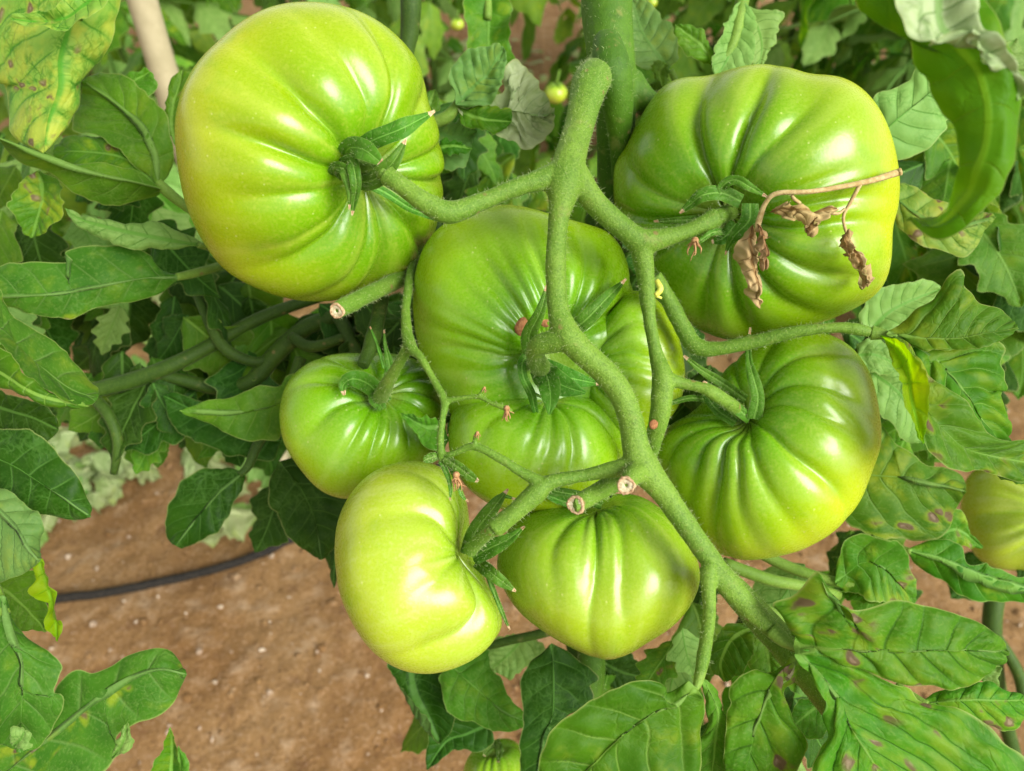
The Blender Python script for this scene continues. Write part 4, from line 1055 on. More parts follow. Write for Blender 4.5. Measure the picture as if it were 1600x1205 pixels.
# shaded leaves below tomato D
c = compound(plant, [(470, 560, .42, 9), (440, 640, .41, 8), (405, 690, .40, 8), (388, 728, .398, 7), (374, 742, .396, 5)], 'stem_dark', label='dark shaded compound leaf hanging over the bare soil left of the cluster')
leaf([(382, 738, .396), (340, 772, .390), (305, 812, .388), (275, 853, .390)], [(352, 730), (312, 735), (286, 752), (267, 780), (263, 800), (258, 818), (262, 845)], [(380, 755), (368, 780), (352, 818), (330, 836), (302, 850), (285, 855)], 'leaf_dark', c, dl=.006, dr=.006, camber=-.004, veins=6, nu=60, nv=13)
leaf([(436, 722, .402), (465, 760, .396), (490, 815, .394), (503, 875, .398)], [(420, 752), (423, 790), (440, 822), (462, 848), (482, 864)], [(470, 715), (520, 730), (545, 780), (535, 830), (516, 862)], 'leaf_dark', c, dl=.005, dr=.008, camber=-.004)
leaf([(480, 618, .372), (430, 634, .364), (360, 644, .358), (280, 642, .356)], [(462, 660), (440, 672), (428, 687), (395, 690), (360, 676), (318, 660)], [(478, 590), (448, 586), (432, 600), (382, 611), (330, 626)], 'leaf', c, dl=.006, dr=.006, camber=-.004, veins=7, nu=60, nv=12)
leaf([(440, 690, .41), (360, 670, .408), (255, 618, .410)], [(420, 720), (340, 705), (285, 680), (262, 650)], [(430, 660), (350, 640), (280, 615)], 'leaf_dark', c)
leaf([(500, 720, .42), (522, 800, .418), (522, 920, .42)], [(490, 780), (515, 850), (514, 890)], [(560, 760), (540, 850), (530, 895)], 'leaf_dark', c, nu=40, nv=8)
leaf([(640, 600, .300), (660, 660, .299), (697, 712, .303)], [(628, 648), (640, 670), (665, 695)], [(680, 650), (695, 660), (698, 690)], 'leaf_dark', c, nu=30, nv=6) if False else None
c = compound(plant, [(720, 640, .325, 5), (700, 655, .312, 5), (690, 660, .305, 4)], 'stem_dark')
leaf([(694, 662, .303), (665, 668, .300), (626, 646, .300)], [(698, 690), (690, 712), (660, 690), (640, 668)], [(690, 656), (665, 650), (640, 648)], 'leaf', c, nu=34, nv=7, camber=-.002)

# lower middle
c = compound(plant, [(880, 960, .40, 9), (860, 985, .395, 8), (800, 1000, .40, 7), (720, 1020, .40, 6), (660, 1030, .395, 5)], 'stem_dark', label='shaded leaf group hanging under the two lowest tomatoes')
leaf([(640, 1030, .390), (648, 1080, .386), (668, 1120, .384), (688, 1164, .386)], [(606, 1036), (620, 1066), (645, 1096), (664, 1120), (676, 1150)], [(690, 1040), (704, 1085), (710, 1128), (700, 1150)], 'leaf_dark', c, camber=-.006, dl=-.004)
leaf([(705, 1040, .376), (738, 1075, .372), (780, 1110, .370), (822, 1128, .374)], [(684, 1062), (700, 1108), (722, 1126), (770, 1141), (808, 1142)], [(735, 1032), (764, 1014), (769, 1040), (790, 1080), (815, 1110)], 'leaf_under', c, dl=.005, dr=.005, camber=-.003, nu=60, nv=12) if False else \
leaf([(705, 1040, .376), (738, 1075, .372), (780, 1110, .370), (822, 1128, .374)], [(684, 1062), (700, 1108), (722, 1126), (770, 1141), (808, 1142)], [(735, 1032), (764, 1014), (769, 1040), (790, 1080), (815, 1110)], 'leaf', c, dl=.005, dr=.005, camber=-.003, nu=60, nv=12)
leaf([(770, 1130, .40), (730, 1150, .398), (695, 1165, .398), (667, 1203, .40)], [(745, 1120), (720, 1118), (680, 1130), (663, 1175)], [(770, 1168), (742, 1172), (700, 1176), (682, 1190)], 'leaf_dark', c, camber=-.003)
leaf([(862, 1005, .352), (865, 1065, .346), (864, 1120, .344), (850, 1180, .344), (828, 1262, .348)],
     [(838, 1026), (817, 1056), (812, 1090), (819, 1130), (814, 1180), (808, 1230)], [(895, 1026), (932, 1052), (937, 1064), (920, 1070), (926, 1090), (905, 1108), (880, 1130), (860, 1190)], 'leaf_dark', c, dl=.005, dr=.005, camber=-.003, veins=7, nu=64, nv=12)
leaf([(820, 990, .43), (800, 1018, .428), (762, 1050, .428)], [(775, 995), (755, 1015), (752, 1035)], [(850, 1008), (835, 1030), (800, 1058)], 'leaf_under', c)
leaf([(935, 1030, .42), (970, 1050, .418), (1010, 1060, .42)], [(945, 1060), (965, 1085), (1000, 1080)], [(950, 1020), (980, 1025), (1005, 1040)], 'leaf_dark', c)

# lower right: blotched leaf in front
c = compound(plant, [(1205, 984, .2480, 13), (1224, 1000, .2455, 11), (1240, 1010, .2428, 7), (1252, 1018, .2412, 3)], label='yellow green leaf with brown blotches spreading over the bottom right corner')
leaf([(1240, 1010, .240), (1300, 1016, .234), (1360, 1026, .231), (1420, 1026, .230), (1490, 1020, .232), (1578, 1020, .240)],
     [(1252, 990, .003), (1240, 962, .003), (1206, 945, .006), (1242, 928, .005), (1262, 908, .004), (1279, 892, .004), (1289, 918, .003), (1305, 945, .003), (1335, 951), (1400, 940), (1450, 945), (1500, 960), (1545, 980), (1570, 1004)],
     [(1275, 1022, .001), (1330, 1040), (1395, 1062), (1430, 1070), (1480, 1072), (1525, 1065), (1558, 1046)], 'leaf_spot', c, dl=.004, dr=.004, camber=-.003, veins=7, nu=90, nv=16, amp=.0020, rough=.0016)
leaf([(1245, 1015, .2395), (1292, 1072, .235), (1335, 1140, .232), (1372, 1200, .232), (1420, 1290, .236)],
     [(1262, 1048, .001), (1290, 1085, .001), (1298, 1120), (1294, 1160), (1275, 1200), (1255, 1260), (1330, 1300)],
     [(1290, 1022, .001), (1350, 1048, .001), (1412, 1070), (1436, 1095), (1472, 1104), (1520, 1120), (1562, 1150), (1602, 1188), (1640, 1250), (1560, 1300)], 'leaf_spot', c, dl=.004, dr=.007, camber=-.004, veins=7, nu=90, nv=17, amp=.0022, rough=.0016)
leaf([(1250, 1025, .241), (1222, 1065, .242), (1195, 1120, .243), (1168, 1180, .245), (1150, 1265, .25)],
     [(1220, 1045), (1170, 1048), (1146, 1070), (1134, 1118), (1136, 1170), (1140, 1230)],
     [(1240, 1055), (1230, 1085), (1242, 1120), (1257, 1152), (1250, 1192), (1215, 1240)], 'leaf_spot', c, dl=.005, dr=.004, camber=-.004, veins=6, nu=70, nv=14, amp=.0018, rough=.0012)
c = compound(plant, [(1100, 1020, .2475, 11), (1095, 1048, .2465, 9), (1090, 1068, .2440, 7), (1084, 1080, .2425, 4)], label='bright green leaf coming off the long petiole at the bottom centre')
leaf([(1088, 1075, .241), (1040, 1112, .237), (980, 1158, .235), (920, 1215, .236), (850, 1290, .240)],
     [(1055, 1088), (1035, 1086), (1030, 1071), (990, 1065), (930, 1090), (880, 1120), (860, 1140), (850, 1172), (832, 1240)],
     [(1096, 1100), (1095, 1150), (1092, 1210), (1060, 1280), (960, 1300)], 'leaf_bright', c, dl=.004, dr=.006, camber=-.005, veins=6, nu=80, nv=15, amp=.0022, rough=.0010)
leaf([(1098, 1060, .246), (1122, 1110, .250), (1118, 1160, .254), (1110, 1250, .26)], [(1102, 1085), (1104, 1130), (1088, 1170), (1085, 1220)], [(1118, 1082), (1132, 1125), (1139, 1180), (1135, 1230)], 'leaf', c, dl=.003, dr=.004)
leaf([(1185, 975, .300), (1150, 1000, .296), (1128, 1040, .297), (1132, 1066, .300)], [(1165, 976), (1136, 976), (1117, 994), (1110, 1036)], [(1178, 1005), (1170, 1035), (1155, 1056)], 'leaf_bright', c, camber=-.003, nu=40, nv=9)
leaf([(1185, 975, .300), (1198, 1015, .300), (1205, 1058, .304)], [(1172, 1000), (1172, 1040), (1185, 1056)], [(1210, 1000), (1222, 1030), (1215, 1052)], 'leaf', c, nu=34, nv=8)
c = compound(plant, [(1290, 1090, .30, 6), (1275, 1100, .30, 5), (1262, 1110, .30, 4)], 'stem_dark')
leaf([(1300, 1090, .300), (1270, 1110, .297), (1235, 1140, .298)], [(1280, 1085), (1250, 1095), (1235, 1115)], [(1300, 1120), (1285, 1150), (1255, 1155)], 'leaf', c, nu=34, nv=8)
c = compound(plant, [(1400, 1070, .29, 6), (1430, 1090, .285, 6), (1450, 1100, .282, 4)])
leaf([(1440, 1100, .283), (1500, 1094, .278), (1560, 1095, .278), (1620, 1094, .284)], [(1455, 1120), (1500, 1125), (1540, 1135), (1570, 1142), (1600, 1128)], [(1460, 1085), (1500, 1076), (1538, 1065), (1575, 1080)], 'leaf_spot', c, dl=.004, dr=.004)
leaf([(1530, 1060, .290), (1545, 1055, .289), (1562, 1040, .290)], [(1525, 1045), (1545, 1038)], [(1550, 1070), (1562, 1058)], 'leaf_under', c, nu=18, nv=4)
# right middle
c = compound(plant, [(1160, 850, .36, 8), (1230, 885, .352, 9), (1300, 908, .345, 8), (1350, 918, .340, 7), (1392, 938, .338, 5)], label='pale curled leaf below the ribbed right tomato')
leaf([(1305, 912, .342), (1345, 885, .334), (1385, 890, .330), (1412, 910, .332), (1430, 942, .338)], [(1308, 880), (1325, 845), (1352, 835), (1400, 848), (1418, 868), (1430, 905)], [(1322, 925), (1355, 935), (1392, 945)], 'leaf_tip', c, dl=.003, dr=.004, camber=-.006, nu=56, nv=12)
leaf([(1392, 938, .338), (1350, 925, .345), (1310, 925, .35)], [(1360, 910), (1325, 912)], [(1370, 945), (1330, 940)], 'leaf_bright', c, nu=24, nv=6)
c = compound(plant, [(1360, 840, .36, 6), (1400, 855, .355, 6), (1424, 862, .350, 5)], label='narrow leaf pointing right below the blotched one at right')
leaf([(1418, 860, .350), (1470, 876, .344), (1530, 902, .340), (1580, 918, .340), (1650, 930, .345)], [(1430, 880), (1460, 902), (1485, 920), (1512, 935), (1552, 943), (1600, 942)], [(1440, 848), (1478, 844), (1502, 855), (1510, 878), (1520, 882), (1542, 876), (1552, 886), (1580, 900), (1620, 908)], 'leaf_bright', c, dl=.008, dr=.006, camber=-.005, nu=60, nv=12)
c = compound(plant, [(1290, 640, .39, 8), (1320, 690, .375, 7), (1338, 738, .365, 6)], 'stem_dark', label='wide dark leaf with brown speckled edge behind the ribbed right tomato')
leaf([(1325, 735, .362), (1380, 744, .354), (1440, 748, .350), (1510, 768, .352)],
     [(1318, 770), (1317, 804), (1345, 830), (1392, 843), (1455, 843), (1476, 828), (1492, 800)],
     [(1340, 690), (1368, 648), (1400, 688), (1440, 720), (1490, 735), (1507, 752)], 'leaf_tip', c, dl=.008, dr=.010, camber=-.005, veins=6, nu=70, nv=15)
leaf([(1455, 845, .372), (1495, 828, .370), (1536, 856, .372)], [(1470, 855), (1505, 856)], [(1475, 810), (1495, 798), (1512, 825)], 'leaf_tip', c, nu=28, nv=6)
c = petiole([(1362, 520, .2670, 12), (1378, 522, .2655, 9), (1394, 525, .2640, 5), (1408, 528, .2630, 2.5)], plant, 'stem_pale', name='leaf'); c['label'] = 'large puckered leaf on the long stalk at the right edge'
leaf([(1385, 522, .262), (1440, 528, .256), (1500, 530, .253), (1550, 520, .253), (1590, 512, .258)],
     [(1412, 535), (1445, 545), (1480, 548), (1520, 545), (1560, 532), (1575, 526)],
     [(1406, 505), (1438, 482), (1465, 455), (1485, 432), (1497, 424), (1500, 444), (1520, 455), (1542, 474), (1578, 494)], 'leaf_bright', c, dl=.001, dr=.006, camber=-.003, veins=7, nu=80, nv=14)
leaf([(1388, 526, .263), (1445, 548, .257), (1495, 580, .254), (1535, 632, .254), (1562, 690, .262)],
     [(1410, 545), (1440, 580), (1455, 625), (1480, 660), (1520, 690)],
     [(1430, 535), (1490, 538), (1540, 530), (1565, 545), (1562, 570), (1578, 592), (1581, 610), (1564, 620), (1570, 650), (1567, 688)], 'leaf_bright', c, dl=.002, dr=.008, camber=-.004, veins=7, amp=.0024, nu=90, nv=17)
leaf([(1392, 530, .262), (1425, 570, .250), (1448, 620, .246), (1490, 672, .246), (1540, 708, .250), (1640, 728, .262)],
     [(1395, 545), (1412, 580), (1432, 640), (1444, 690), (1450, 710), (1478, 731), (1540, 735), (1600, 752)],
     [(1425, 545), (1452, 590), (1490, 620), (1530, 655), (1565, 688), (1600, 686), (1640, 690)], 'leaf_tip', c, dl=.0, dr=.004, camber=-.004, veins=8, amp=.0020, nu=90, nv=14)
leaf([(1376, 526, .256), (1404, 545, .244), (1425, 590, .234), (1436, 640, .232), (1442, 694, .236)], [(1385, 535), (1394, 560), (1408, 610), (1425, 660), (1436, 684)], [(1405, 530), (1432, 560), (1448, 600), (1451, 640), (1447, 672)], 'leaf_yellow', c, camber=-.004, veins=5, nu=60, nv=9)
leaf([(1545, 735, .262), (1590, 745, .262), (1640, 750, .266)], [(1560, 745), (1600, 756)], [(1560, 728), (1600, 722)], 'leaf', c, nu=20, nv=5)
c = compound(plant, [(1330, 560, .36, 7), (1350, 540, .355, 6), (1362, 520, .352, 5)], 'stem_dark', label='pale leaf underside just behind the long stalk at right')
leaf([(1355, 525, .350), (1390, 490, .346), (1430, 468, .346), (1470, 452, .350)], [(1345, 500), (1350, 478), (1375, 450), (1420, 440), (1455, 440)], [(1385, 520), (1420, 505), (1450, 482)], 'leaf_under', c, camber=-.003)
leaf([(1340, 555, .355), (1370, 555, .352), (1400, 570, .355)], [(1340, 540), (1370, 530), (1395, 545)], [(1345, 578), (1372, 585), (1395, 582)], 'leaf_under', c, nu=30, nv=7)
leaf([(1360, 580, .36), (1410, 620, .356), (1450, 690, .36)], [(1360, 620), (1385, 660), (1420, 690)], [(1385, 565), (1430, 590), (1455, 640)], 'leaf_under', c, nu=40, nv=9)

# upper right leaves
rplant = empty('tomato_plant', G(1780, 900), 'tomato plant at the right edge whose near leaf hangs blurred in the top right corner', 'plant')
c = compound(rplant, [(1395, -160, .178, 10), (1400, -100, .176, 9), (1415, -50, .174, 6)], label='near blurred bright leaf with a folded pale edge in the top right corner')
leaf([(1395, -70, .176), (1455, 30, .172), (1520, 110, .170), (1545, 190, .170), (1535, 270, .172), (1500, 340, .176), (1455, 362, .180), (1412, 346, .186)],
     [(1320, -40), (1335, 5), (1385, 22), (1412, 48), (1428, 75), (1455, 104), (1478, 145), (1492, 190), (1499, 245), (1500, 300), (1485, 338), (1440, 350), (1425, 345)],
     [(1500, -60), (1545, 40), (1580, 105), (1597, 148), (1592, 200), (1577, 262), (1548, 320), (1512, 356), (1465, 372), (1430, 358)], 'leaf_near', c, dl=.006, dr=-.002, camber=.004, amp=.0009, rough=.0022, ruffle=.003, nu=80, nv=12)
leaf([(1470, -50, .166), (1480, 20, .163), (1525, 58, .162), (1572, 105, .163), (1598, 152, .167)],
     [(1400, -40), (1405, 15), (1412, 48), (1432, 66), (1462, 66), (1492, 54), (1520, 68), (1555, 100), (1580, 132)], [(1520, -40), (1530, 22), (1562, 68), (1590, 118)], 'leaf_silver', c, camber=-.003, nu=56, nv=8, amp=.0018, rough=.0015)
c = compound(rplant, [(1330, 260, .37, 6), (1350, 235, .36, 6), (1372, 214, .355, 5)], label='pale veined leaf behind the upper right tomato')
leaf([(1360, 222, .356), (1410, 180, .350), (1460, 140, .348), (1515, 98, .352)], [(1385, 240), (1400, 252), (1440, 240), (1475, 205), (1480, 188), (1498, 186), (1510, 150)], [(1365, 195), (1368, 152), (1410, 132), (1440, 100), (1480, 88)], 'leaf_under', c, dl=.006, dr=.006, camber=-.002, veins=7, nu=66, nv=13)
c = compound(rplant, [(1370, 370, .37, 6), (1390, 345, .36, 6), (1405, 325, .355, 5)], label='pale leaf with pinkish brown edge under the near blurred leaf')
leaf([(1392, 305, .352), (1440, 335, .346), (1490, 352, .344), (1558, 338, .348)], [(1400, 345), (1430, 378), (1470, 392), (1505, 402), (1530, 372)], [(1410, 286), (1440, 298), (1475, 318), (1500, 328), (1540, 332)], 'leaf_under_spot', c, dl=.006, dr=.006, camber=-.004, nu=60, nv=12)
leaf([(1588, 60, .40), (1560, 95, .40), (1600, 112, .40)], [(1560, 75), (1570, 105)], [(1600, 80), (1612, 100)], 'leaf_under', c, nu=20, nv=5)

# upper middle
c = compound(plant, [(1075, 190, .40, 5), (1065, 150, .395, 5), (1048, 110, .39, 5)], label='bluish green leaf right of the main stem')
leaf([(1045, 108, .390), (1025, 78, .386), (1005, 45, .386), (985, -10, .390)], [(1010, 108), (985, 95), (975, 55), (972, 15)], [(1058, 90), (1060, 62), (1040, 30), (1010, 2)], 'leaf_blue', c, camber=-.003)
leaf([(1042, 100, .380), (1030, 112, .379), (1035, 136, .380)], [(1022, 95), (1022, 115)], [(1048, 112), (1044, 130)], 'leaf', c, nu=18, nv=4)
c = compound(plant, [(1170, -60, .36, 14), (1160, 0, .36, 11), (1148, 60, .358, 9), (1125, 105, .358, 6)], label='pale leaf hanging down just above the upper right tomato')
leaf([(1160, 0, .358), (1150, 50, .354), (1138, 90, .354), (1118, 122, .356)], [(1144, 15), (1128, 50), (1118, 78), (1112, 105)], [(1178, 20), (1180, 70), (1175, 105), (1140, 118)], 'leaf_under', c, camber=-.003, nu=44, nv=9)
leaf([(1165, 10, .362), (1190, 60, .360), (1185, 115, .362)], [(1160, 50), (1165, 90)], [(1195, 15), (1226, 20), (1216, 50), (1200, 85)], 'leaf_under', c, nu=40, nv=8)
leaf([(1118, 105, .362), (1100, 75, .358), (1055, 38, .358)], [(1095, 95), (1065, 78), (1054, 55)], [(1115, 82), (1105, 55), (1080, 40)], 'leaf', c, nu=34, nv=8)
c = compound(plant, [(640, 215, .355, 9), (680, 192, .350, 10), (700, 182, .348, 10), (716, 160, .346, 7), (718, 142, .345, 5)], label='two lobed leaf with a silvery torn fold right of the upper left tomato')
leaf([(716, 165, .345), (735, 135, .341), (760, 110, .340), (788, 75, .342)], [(708, 142), (702, 118), (710, 100), (740, 78), (768, 72)], [(760, 165), (788, 135), (786, 118), (793, 88)], 'leaf_blue', c, camber=-.004, nu=50, nv=11, amp=.002, rough=.002)
leaf([(716, 165, .346), (760, 168, .342), (810, 168, .339), (866, 178, .344)], [(735, 190), (770, 208), (800, 222), (828, 234), (860, 208)], [(745, 150), (785, 140), (796, 112), (806, 94), (825, 108), (835, 130), (855, 158)], 'leaf_silver', c, dl=.004, dr=.006, camber=-.004, nu=64, nv=14, amp=.0032, rough=.003, under=True)
leaf([(715, 172, .347), (750, 185, .344), (800, 190, .344)], [(725, 195), (755, 205), (785, 205)], [(740, 165), (775, 165), (798, 172)], 'leaf_bright', c, nu=30, nv=6)
leaf([(680, 205, .36), (712, 215, .358), (746, 205, .36)], [(690, 255), (720, 265), (735, 235)], [(700, 190), (725, 188), (740, 200)], 'leaf_blue', c, nu=34, nv=8)
leaf([(680, 232, .352), (710, 228, .35), (738, 233, .352)], [(692, 243), (720, 240)], [(695, 218), (718, 222)], 'leaf_bright', c, nu=22, nv=5)
leaf([(665, 180, .352), (672, 160, .35), (680, 140, .352)], [(660, 168), (666, 145)], [(682, 175), (686, 155)], 'leaf', c, nu=18, nv=4)
c = compound(plant, [(768, -70, .46, 9), (764, -20, .455, 8), (762, 30, .45, 6)], label='curled leaf hanging down at the top between stem and upper left tomato')
leaf([(765, -20, .450), (763, 30, .446), (768, 80, .448), (800, 118, .452)], [(735, -10), (723, 12), (730, 45), (728, 88), (750, 110)], [(790, -10), (800, 12), (794, 42), (800, 68), (806, 92)], 'leaf_tip', c, camber=-.006, ruffle=.004, nu=50, nv=11)
c = petiole([(640, -60, .42, 17), (642, 0, .42, 17), (640, 50, .425, 15), (634, 110, .43, 11), (632, 300, .45, 11)], plant, 'stem_dark', name='side_stem')

# ------------------------------------------------------------------ generic leaf shapes for the foliage in the shade and the rows behind
def leaflet_local(length, width, seed, nu=24, nv=6, droop=.25, fold=.2, lobes=3):
    rng = np.random.RandomState(seed)
    u = np.linspace(0, 1, nu + 1)
    M = np.stack([length * u, 0.06 * length * np.sin(u * 3 + seed), -droop * length * u ** 2], 1)
    def side(sg):
        w_ = width * np.sin(math.pi * u ** .72) ** .85 * (1 + .20 * np.sin(u * lobes * 2 * math.pi + rng.uniform(0, 6)) + .07 * np.sin(u * 41 + rng.uniform(0, 6)))
        w_[0] = 0; w_[-1] = 0
        return np.stack([M[:, 0] + .25 * w_, M[:, 1] + sg * w_, M[:, 2] - fold * w_ + .03 * length * np.sin(u * 7 + seed * sg)], 1)
    return blade(M, side(1), side(-1), nu, nv, veins=6, amp=.016 * length, camber=0, ruffle=.02 * length, seed=seed, face=np.array([0, 0, 50.0]))

def compound_local(seed, length=.24, nu=10, nv=3, pairs=3):
    """whole compound leaf along +X drooping in -Z: stalk with leaflets in pairs and a terminal one"""
    rng = np.random.RandomState(seed)
    V, F, A, B = [], [], [], []
    off = 0
    t = np.linspace(0, 1, 12)
    dr = rng.uniform(.25, .6)
    path = np.stack([length * t * (1 - .15 * t), .03 * np.sin(t * 4 + seed), length * (.12 * t - dr * t ** 2)], 1)
    def add(v, f, lst, luv):
        nonlocal off
        V.append(v); F.append(f + off); A.append(lst); B.append(luv); off += len(v)
    tv, tf = tube_geo(path, .0022 * (1.2 - .8 * t), 5, False)
    add(tv, np.array(tf), np.full((len(tv), 3), [.0, .003, .25]), np.full((len(tv), 3), [.5, .2, .5]))
    spots = [(.35 + .5 * k / max(pairs - 1, 1), sg) for k in range(pairs) for sg in (1, -1)] + [(1.0, 0)]
    for k, (tt, sg) in enumerate(spots):
        L = length * (rng.uniform(.30, .42) if sg else rng.uniform(.42, .52)) * (1 if tt > .4 else .7)
        v, f, lst, luv = leaflet_local(L, L * rng.uniform(.22, .32), seed * 13 + k, nu, nv, rng.uniform(.1, .7), rng.uniform(-.1, .5))
        i = min(int(tt * 11), 10)
        p = path[i] + (path[i + 1] - path[i]) * (tt * 11 - i)
        tg = path[min(i + 1, 11)] - path[max(i - 1, 0)]; base = math.atan2(tg[2], np.hypot(tg[0], tg[1]))
        yaw = sg * rng.uniform(.7, 1.25); pit = base * (.4 if sg else 1) + rng.uniform(-.4, .1); roll = rng.uniform(-.5, .5)
        cy, sy = math.cos(yaw), math.sin(yaw); cp, sp = math.cos(pit), math.sin(pit); cr, sr = math.cos(roll), math.sin(roll)
        Rx = np.array([[1, 0, 0], [0, cr, -sr], [0, sr, cr]]); Ry = np.array([[cp, 0, -sp], [0, 1, 0], [sp, 0, cp]]); Rz = np.array([[cy, -sy, 0], [sy, cy, 0], [0, 0, 1]])
        add(v @ (Rz @ Ry @ Rx).T + p, f, lst, luv)
    me = mesh('leaf', np.vstack(V), np.vstack(F))
    attr(me, 'lst', np.vstack(A)); attr(me, 'luv', np.vstack(B))
    return me

from mathutils import Matrix
def put(me, name, parent, m4):
    o = bpy.data.objects.new(name, me); COL.objects.link(o); o.parent = parent
    o.matrix_basis = m4
    return o

# single leaflets at middle distance: hung in the shade behind the fruit
PROTO = []
for k in range(10):
    v, f, lst, luv = leaflet_local(1.0, (.24 + .012 * k), 50 + k, 30, 8, .15 + .05 * (k % 5), (.05, .3, -.1, .45, .2)[k % 5], 2 + k % 3)
    # unit leaflet; the shader works in metres, so lay its own map out for a 6 cm leaf
    lst = lst * np.array([.06, .06, 1.0])
    row = {}
    for mk in ('leaf', 'leaf_dark', 'leaf_tip', 'leaf_under', 'leaf_far', 'leaf_litter'):
        me = mesh('leaf', v, f); attr(me, 'lst', lst); attr(me, 'luv', luv); me.materials.append(MAT[mk]); row[mk] = me
    PROTO.append(row)

def leaf_at(px, py, d, size_px, ang, mk, parent, slope=0.0, tilt=.5, k=None, name='leaf', rng=RNG):
    """one leaflet: base at pixel/depth, pointing along image angle ang (deg, clockwise from right)"""
    p = P(px, py, d)
    a = math.radians(ang)
    x = RIGHT * math.cos(a) - UP * math.sin(a) + FWD * slope
    x /= np.linalg.norm(x)
    tocam = CAM - p; tocam /= np.linalg.norm(tocam)
    n = tocam * (1 - tilt) + np.array([0, 0, 1.0]) * tilt + rng.randn(3) * .22
    z = n - x * n.dot(x); z /= np.linalg.norm(z)
    y = np.cross(z, x)
    s = size_px / 800 * HALF * d
    M = Matrix(((x[0] * s, y[0] * s, z[0] * s, p[0]), (x[1] * s, y[1] * s, z[1] * s, p[1]), (x[2] * s, y[2] * s, z[2] * s, p[2]), (0, 0, 0, 1)))
    k = rng.randint(len(PROTO)) if k is None else k
    return put(PROTO[k][mk], name, parent, M)

def fill(poly, n, dr, size, mats, parent, seed, avoid=(), down=60, tilt=.5):
    rng = np.random.RandomState(seed)
    poly = np.array(poly, float); x0, y0 = poly.min(0); x1, y1 = poly.max(0)
    def inside(x, y):
        c_ = False; m = len(poly)
        for i in range(m):
            (xa, ya), (xb, yb) = poly[i], poly[(i + 1) % m]
            if (ya > y) != (yb > y) and x < (xb - xa) * (y - ya) / (yb - ya) + xa: c_ = not c_
        return c_
    made = 0
    while made < n:
        x, y = rng.uniform(x0, x1), rng.uniform(y0, y1)
        if not inside(x, y): continue
        a = 90 + rng.uniform(-down, down)
        s = rng.uniform(*size)
        mx, my = x + .5 * s * math.cos(math.radians(a)), y + .5 * s * math.sin(math.radians(a))
        made += 1
        if any((mx - ax) ** 2 + (my - ay) ** 2 < (ar + .30 * s) ** 2 for ax, ay, ar in avoid): continue
        leaf_at(x, y, rng.uniform(*dr), s, a, mats[rng.randint(len(mats))], parent, rng.uniform(-.5, .5), tilt, rng=rng)

HOLES = [(238, 462, 16), (365, 448, 6), (1480, 1000, 70), (1560, 960, 40), (1590, 640, 40), (1300, 830, 25), (170, 760, 60), (300, 760, 60), (215, 560, 22), (100, 345, 18)]
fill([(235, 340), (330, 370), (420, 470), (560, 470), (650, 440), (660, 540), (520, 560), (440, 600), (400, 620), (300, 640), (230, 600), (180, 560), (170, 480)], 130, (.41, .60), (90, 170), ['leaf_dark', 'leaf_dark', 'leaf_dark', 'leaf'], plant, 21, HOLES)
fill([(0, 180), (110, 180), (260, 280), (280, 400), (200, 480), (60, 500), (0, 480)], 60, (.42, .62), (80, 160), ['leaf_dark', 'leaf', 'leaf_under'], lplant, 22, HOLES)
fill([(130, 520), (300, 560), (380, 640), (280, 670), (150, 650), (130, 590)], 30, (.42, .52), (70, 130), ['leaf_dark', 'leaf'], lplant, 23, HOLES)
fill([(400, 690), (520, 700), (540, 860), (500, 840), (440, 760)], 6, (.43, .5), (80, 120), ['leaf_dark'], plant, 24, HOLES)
fill([(640, 90), (880, 190), (930, 250), (930, 420), (700, 330), (690, 260)], 46, (.46, .66), (90, 160), ['leaf', 'leaf_dark', 'leaf_tip'], plant, 25, [(845, 40, 60), (862, 150, 48), (845, 265, 40), (714, 38, 30)])
fill([(1380, 150), (1600, 130), (1600, 620), (1520, 560), (1400, 420)], 70, (.42, .70), (110, 210), ['leaf_dark', 'leaf', 'leaf_tip'], rplant, 26, HOLES)
fill([(1290, 470), (1480, 520), (1440, 720), (1330, 620)], 14, (.40, .5), (90, 150), ['leaf', 'leaf_dark'], plant, 27, HOLES)
fill([(1120, 850), (1300, 880), (1330, 960), (1280, 1000), (1300, 1180), (1130, 1200), (1010, 1080), (1020, 1010)], 26, (.33, .46), (80, 150), ['leaf', 'leaf_dark', 'leaf_tip', 'leaf_under'], plant, 28, [(1260, 860, 20)])
fill([(690, 1000), (1010, 1010), (1060, 1080), (840, 1150), (720, 1100)], 16, (.40, .52), (80, 140), ['leaf_dark', 'leaf'], plant, 29, [(870, 1120, 10), (810, 1095, 12), (830, 1130, 12)])
fill([(1290, 770), (1420, 800), (1440, 900), (1330, 900)], 8, (.40, .5), (80, 130), ['leaf_dark', 'leaf'], rplant, 33)
fill([(1440, 860), (1600, 860), (1600, 980)], 7, (.45, .6), (80, 130), ['leaf_dark'], rplant, 30, HOLES)
fill([(500, 480), (700, 400), (720, 640), (560, 600)], 30, (.39, .5), (90, 150), ['leaf_dark'], plant, 31)
fill([(940, 220), (1060, 300), (1080, 600), (980, 460)], 12, (.40, .5), (90, 150), ['leaf_dark'], plant, 32)

fill([(1020, 440), (1110, 470), (1200, 520), (1130, 610), (1040, 600)], 14, (.37, .46), (80, 130), ['leaf_dark'], plant, 34)
fill([(1000, 640), (1060, 620), (1060, 700), (1010, 740)], 6, (.36, .44), (70, 110), ['leaf_dark'], plant, 35)
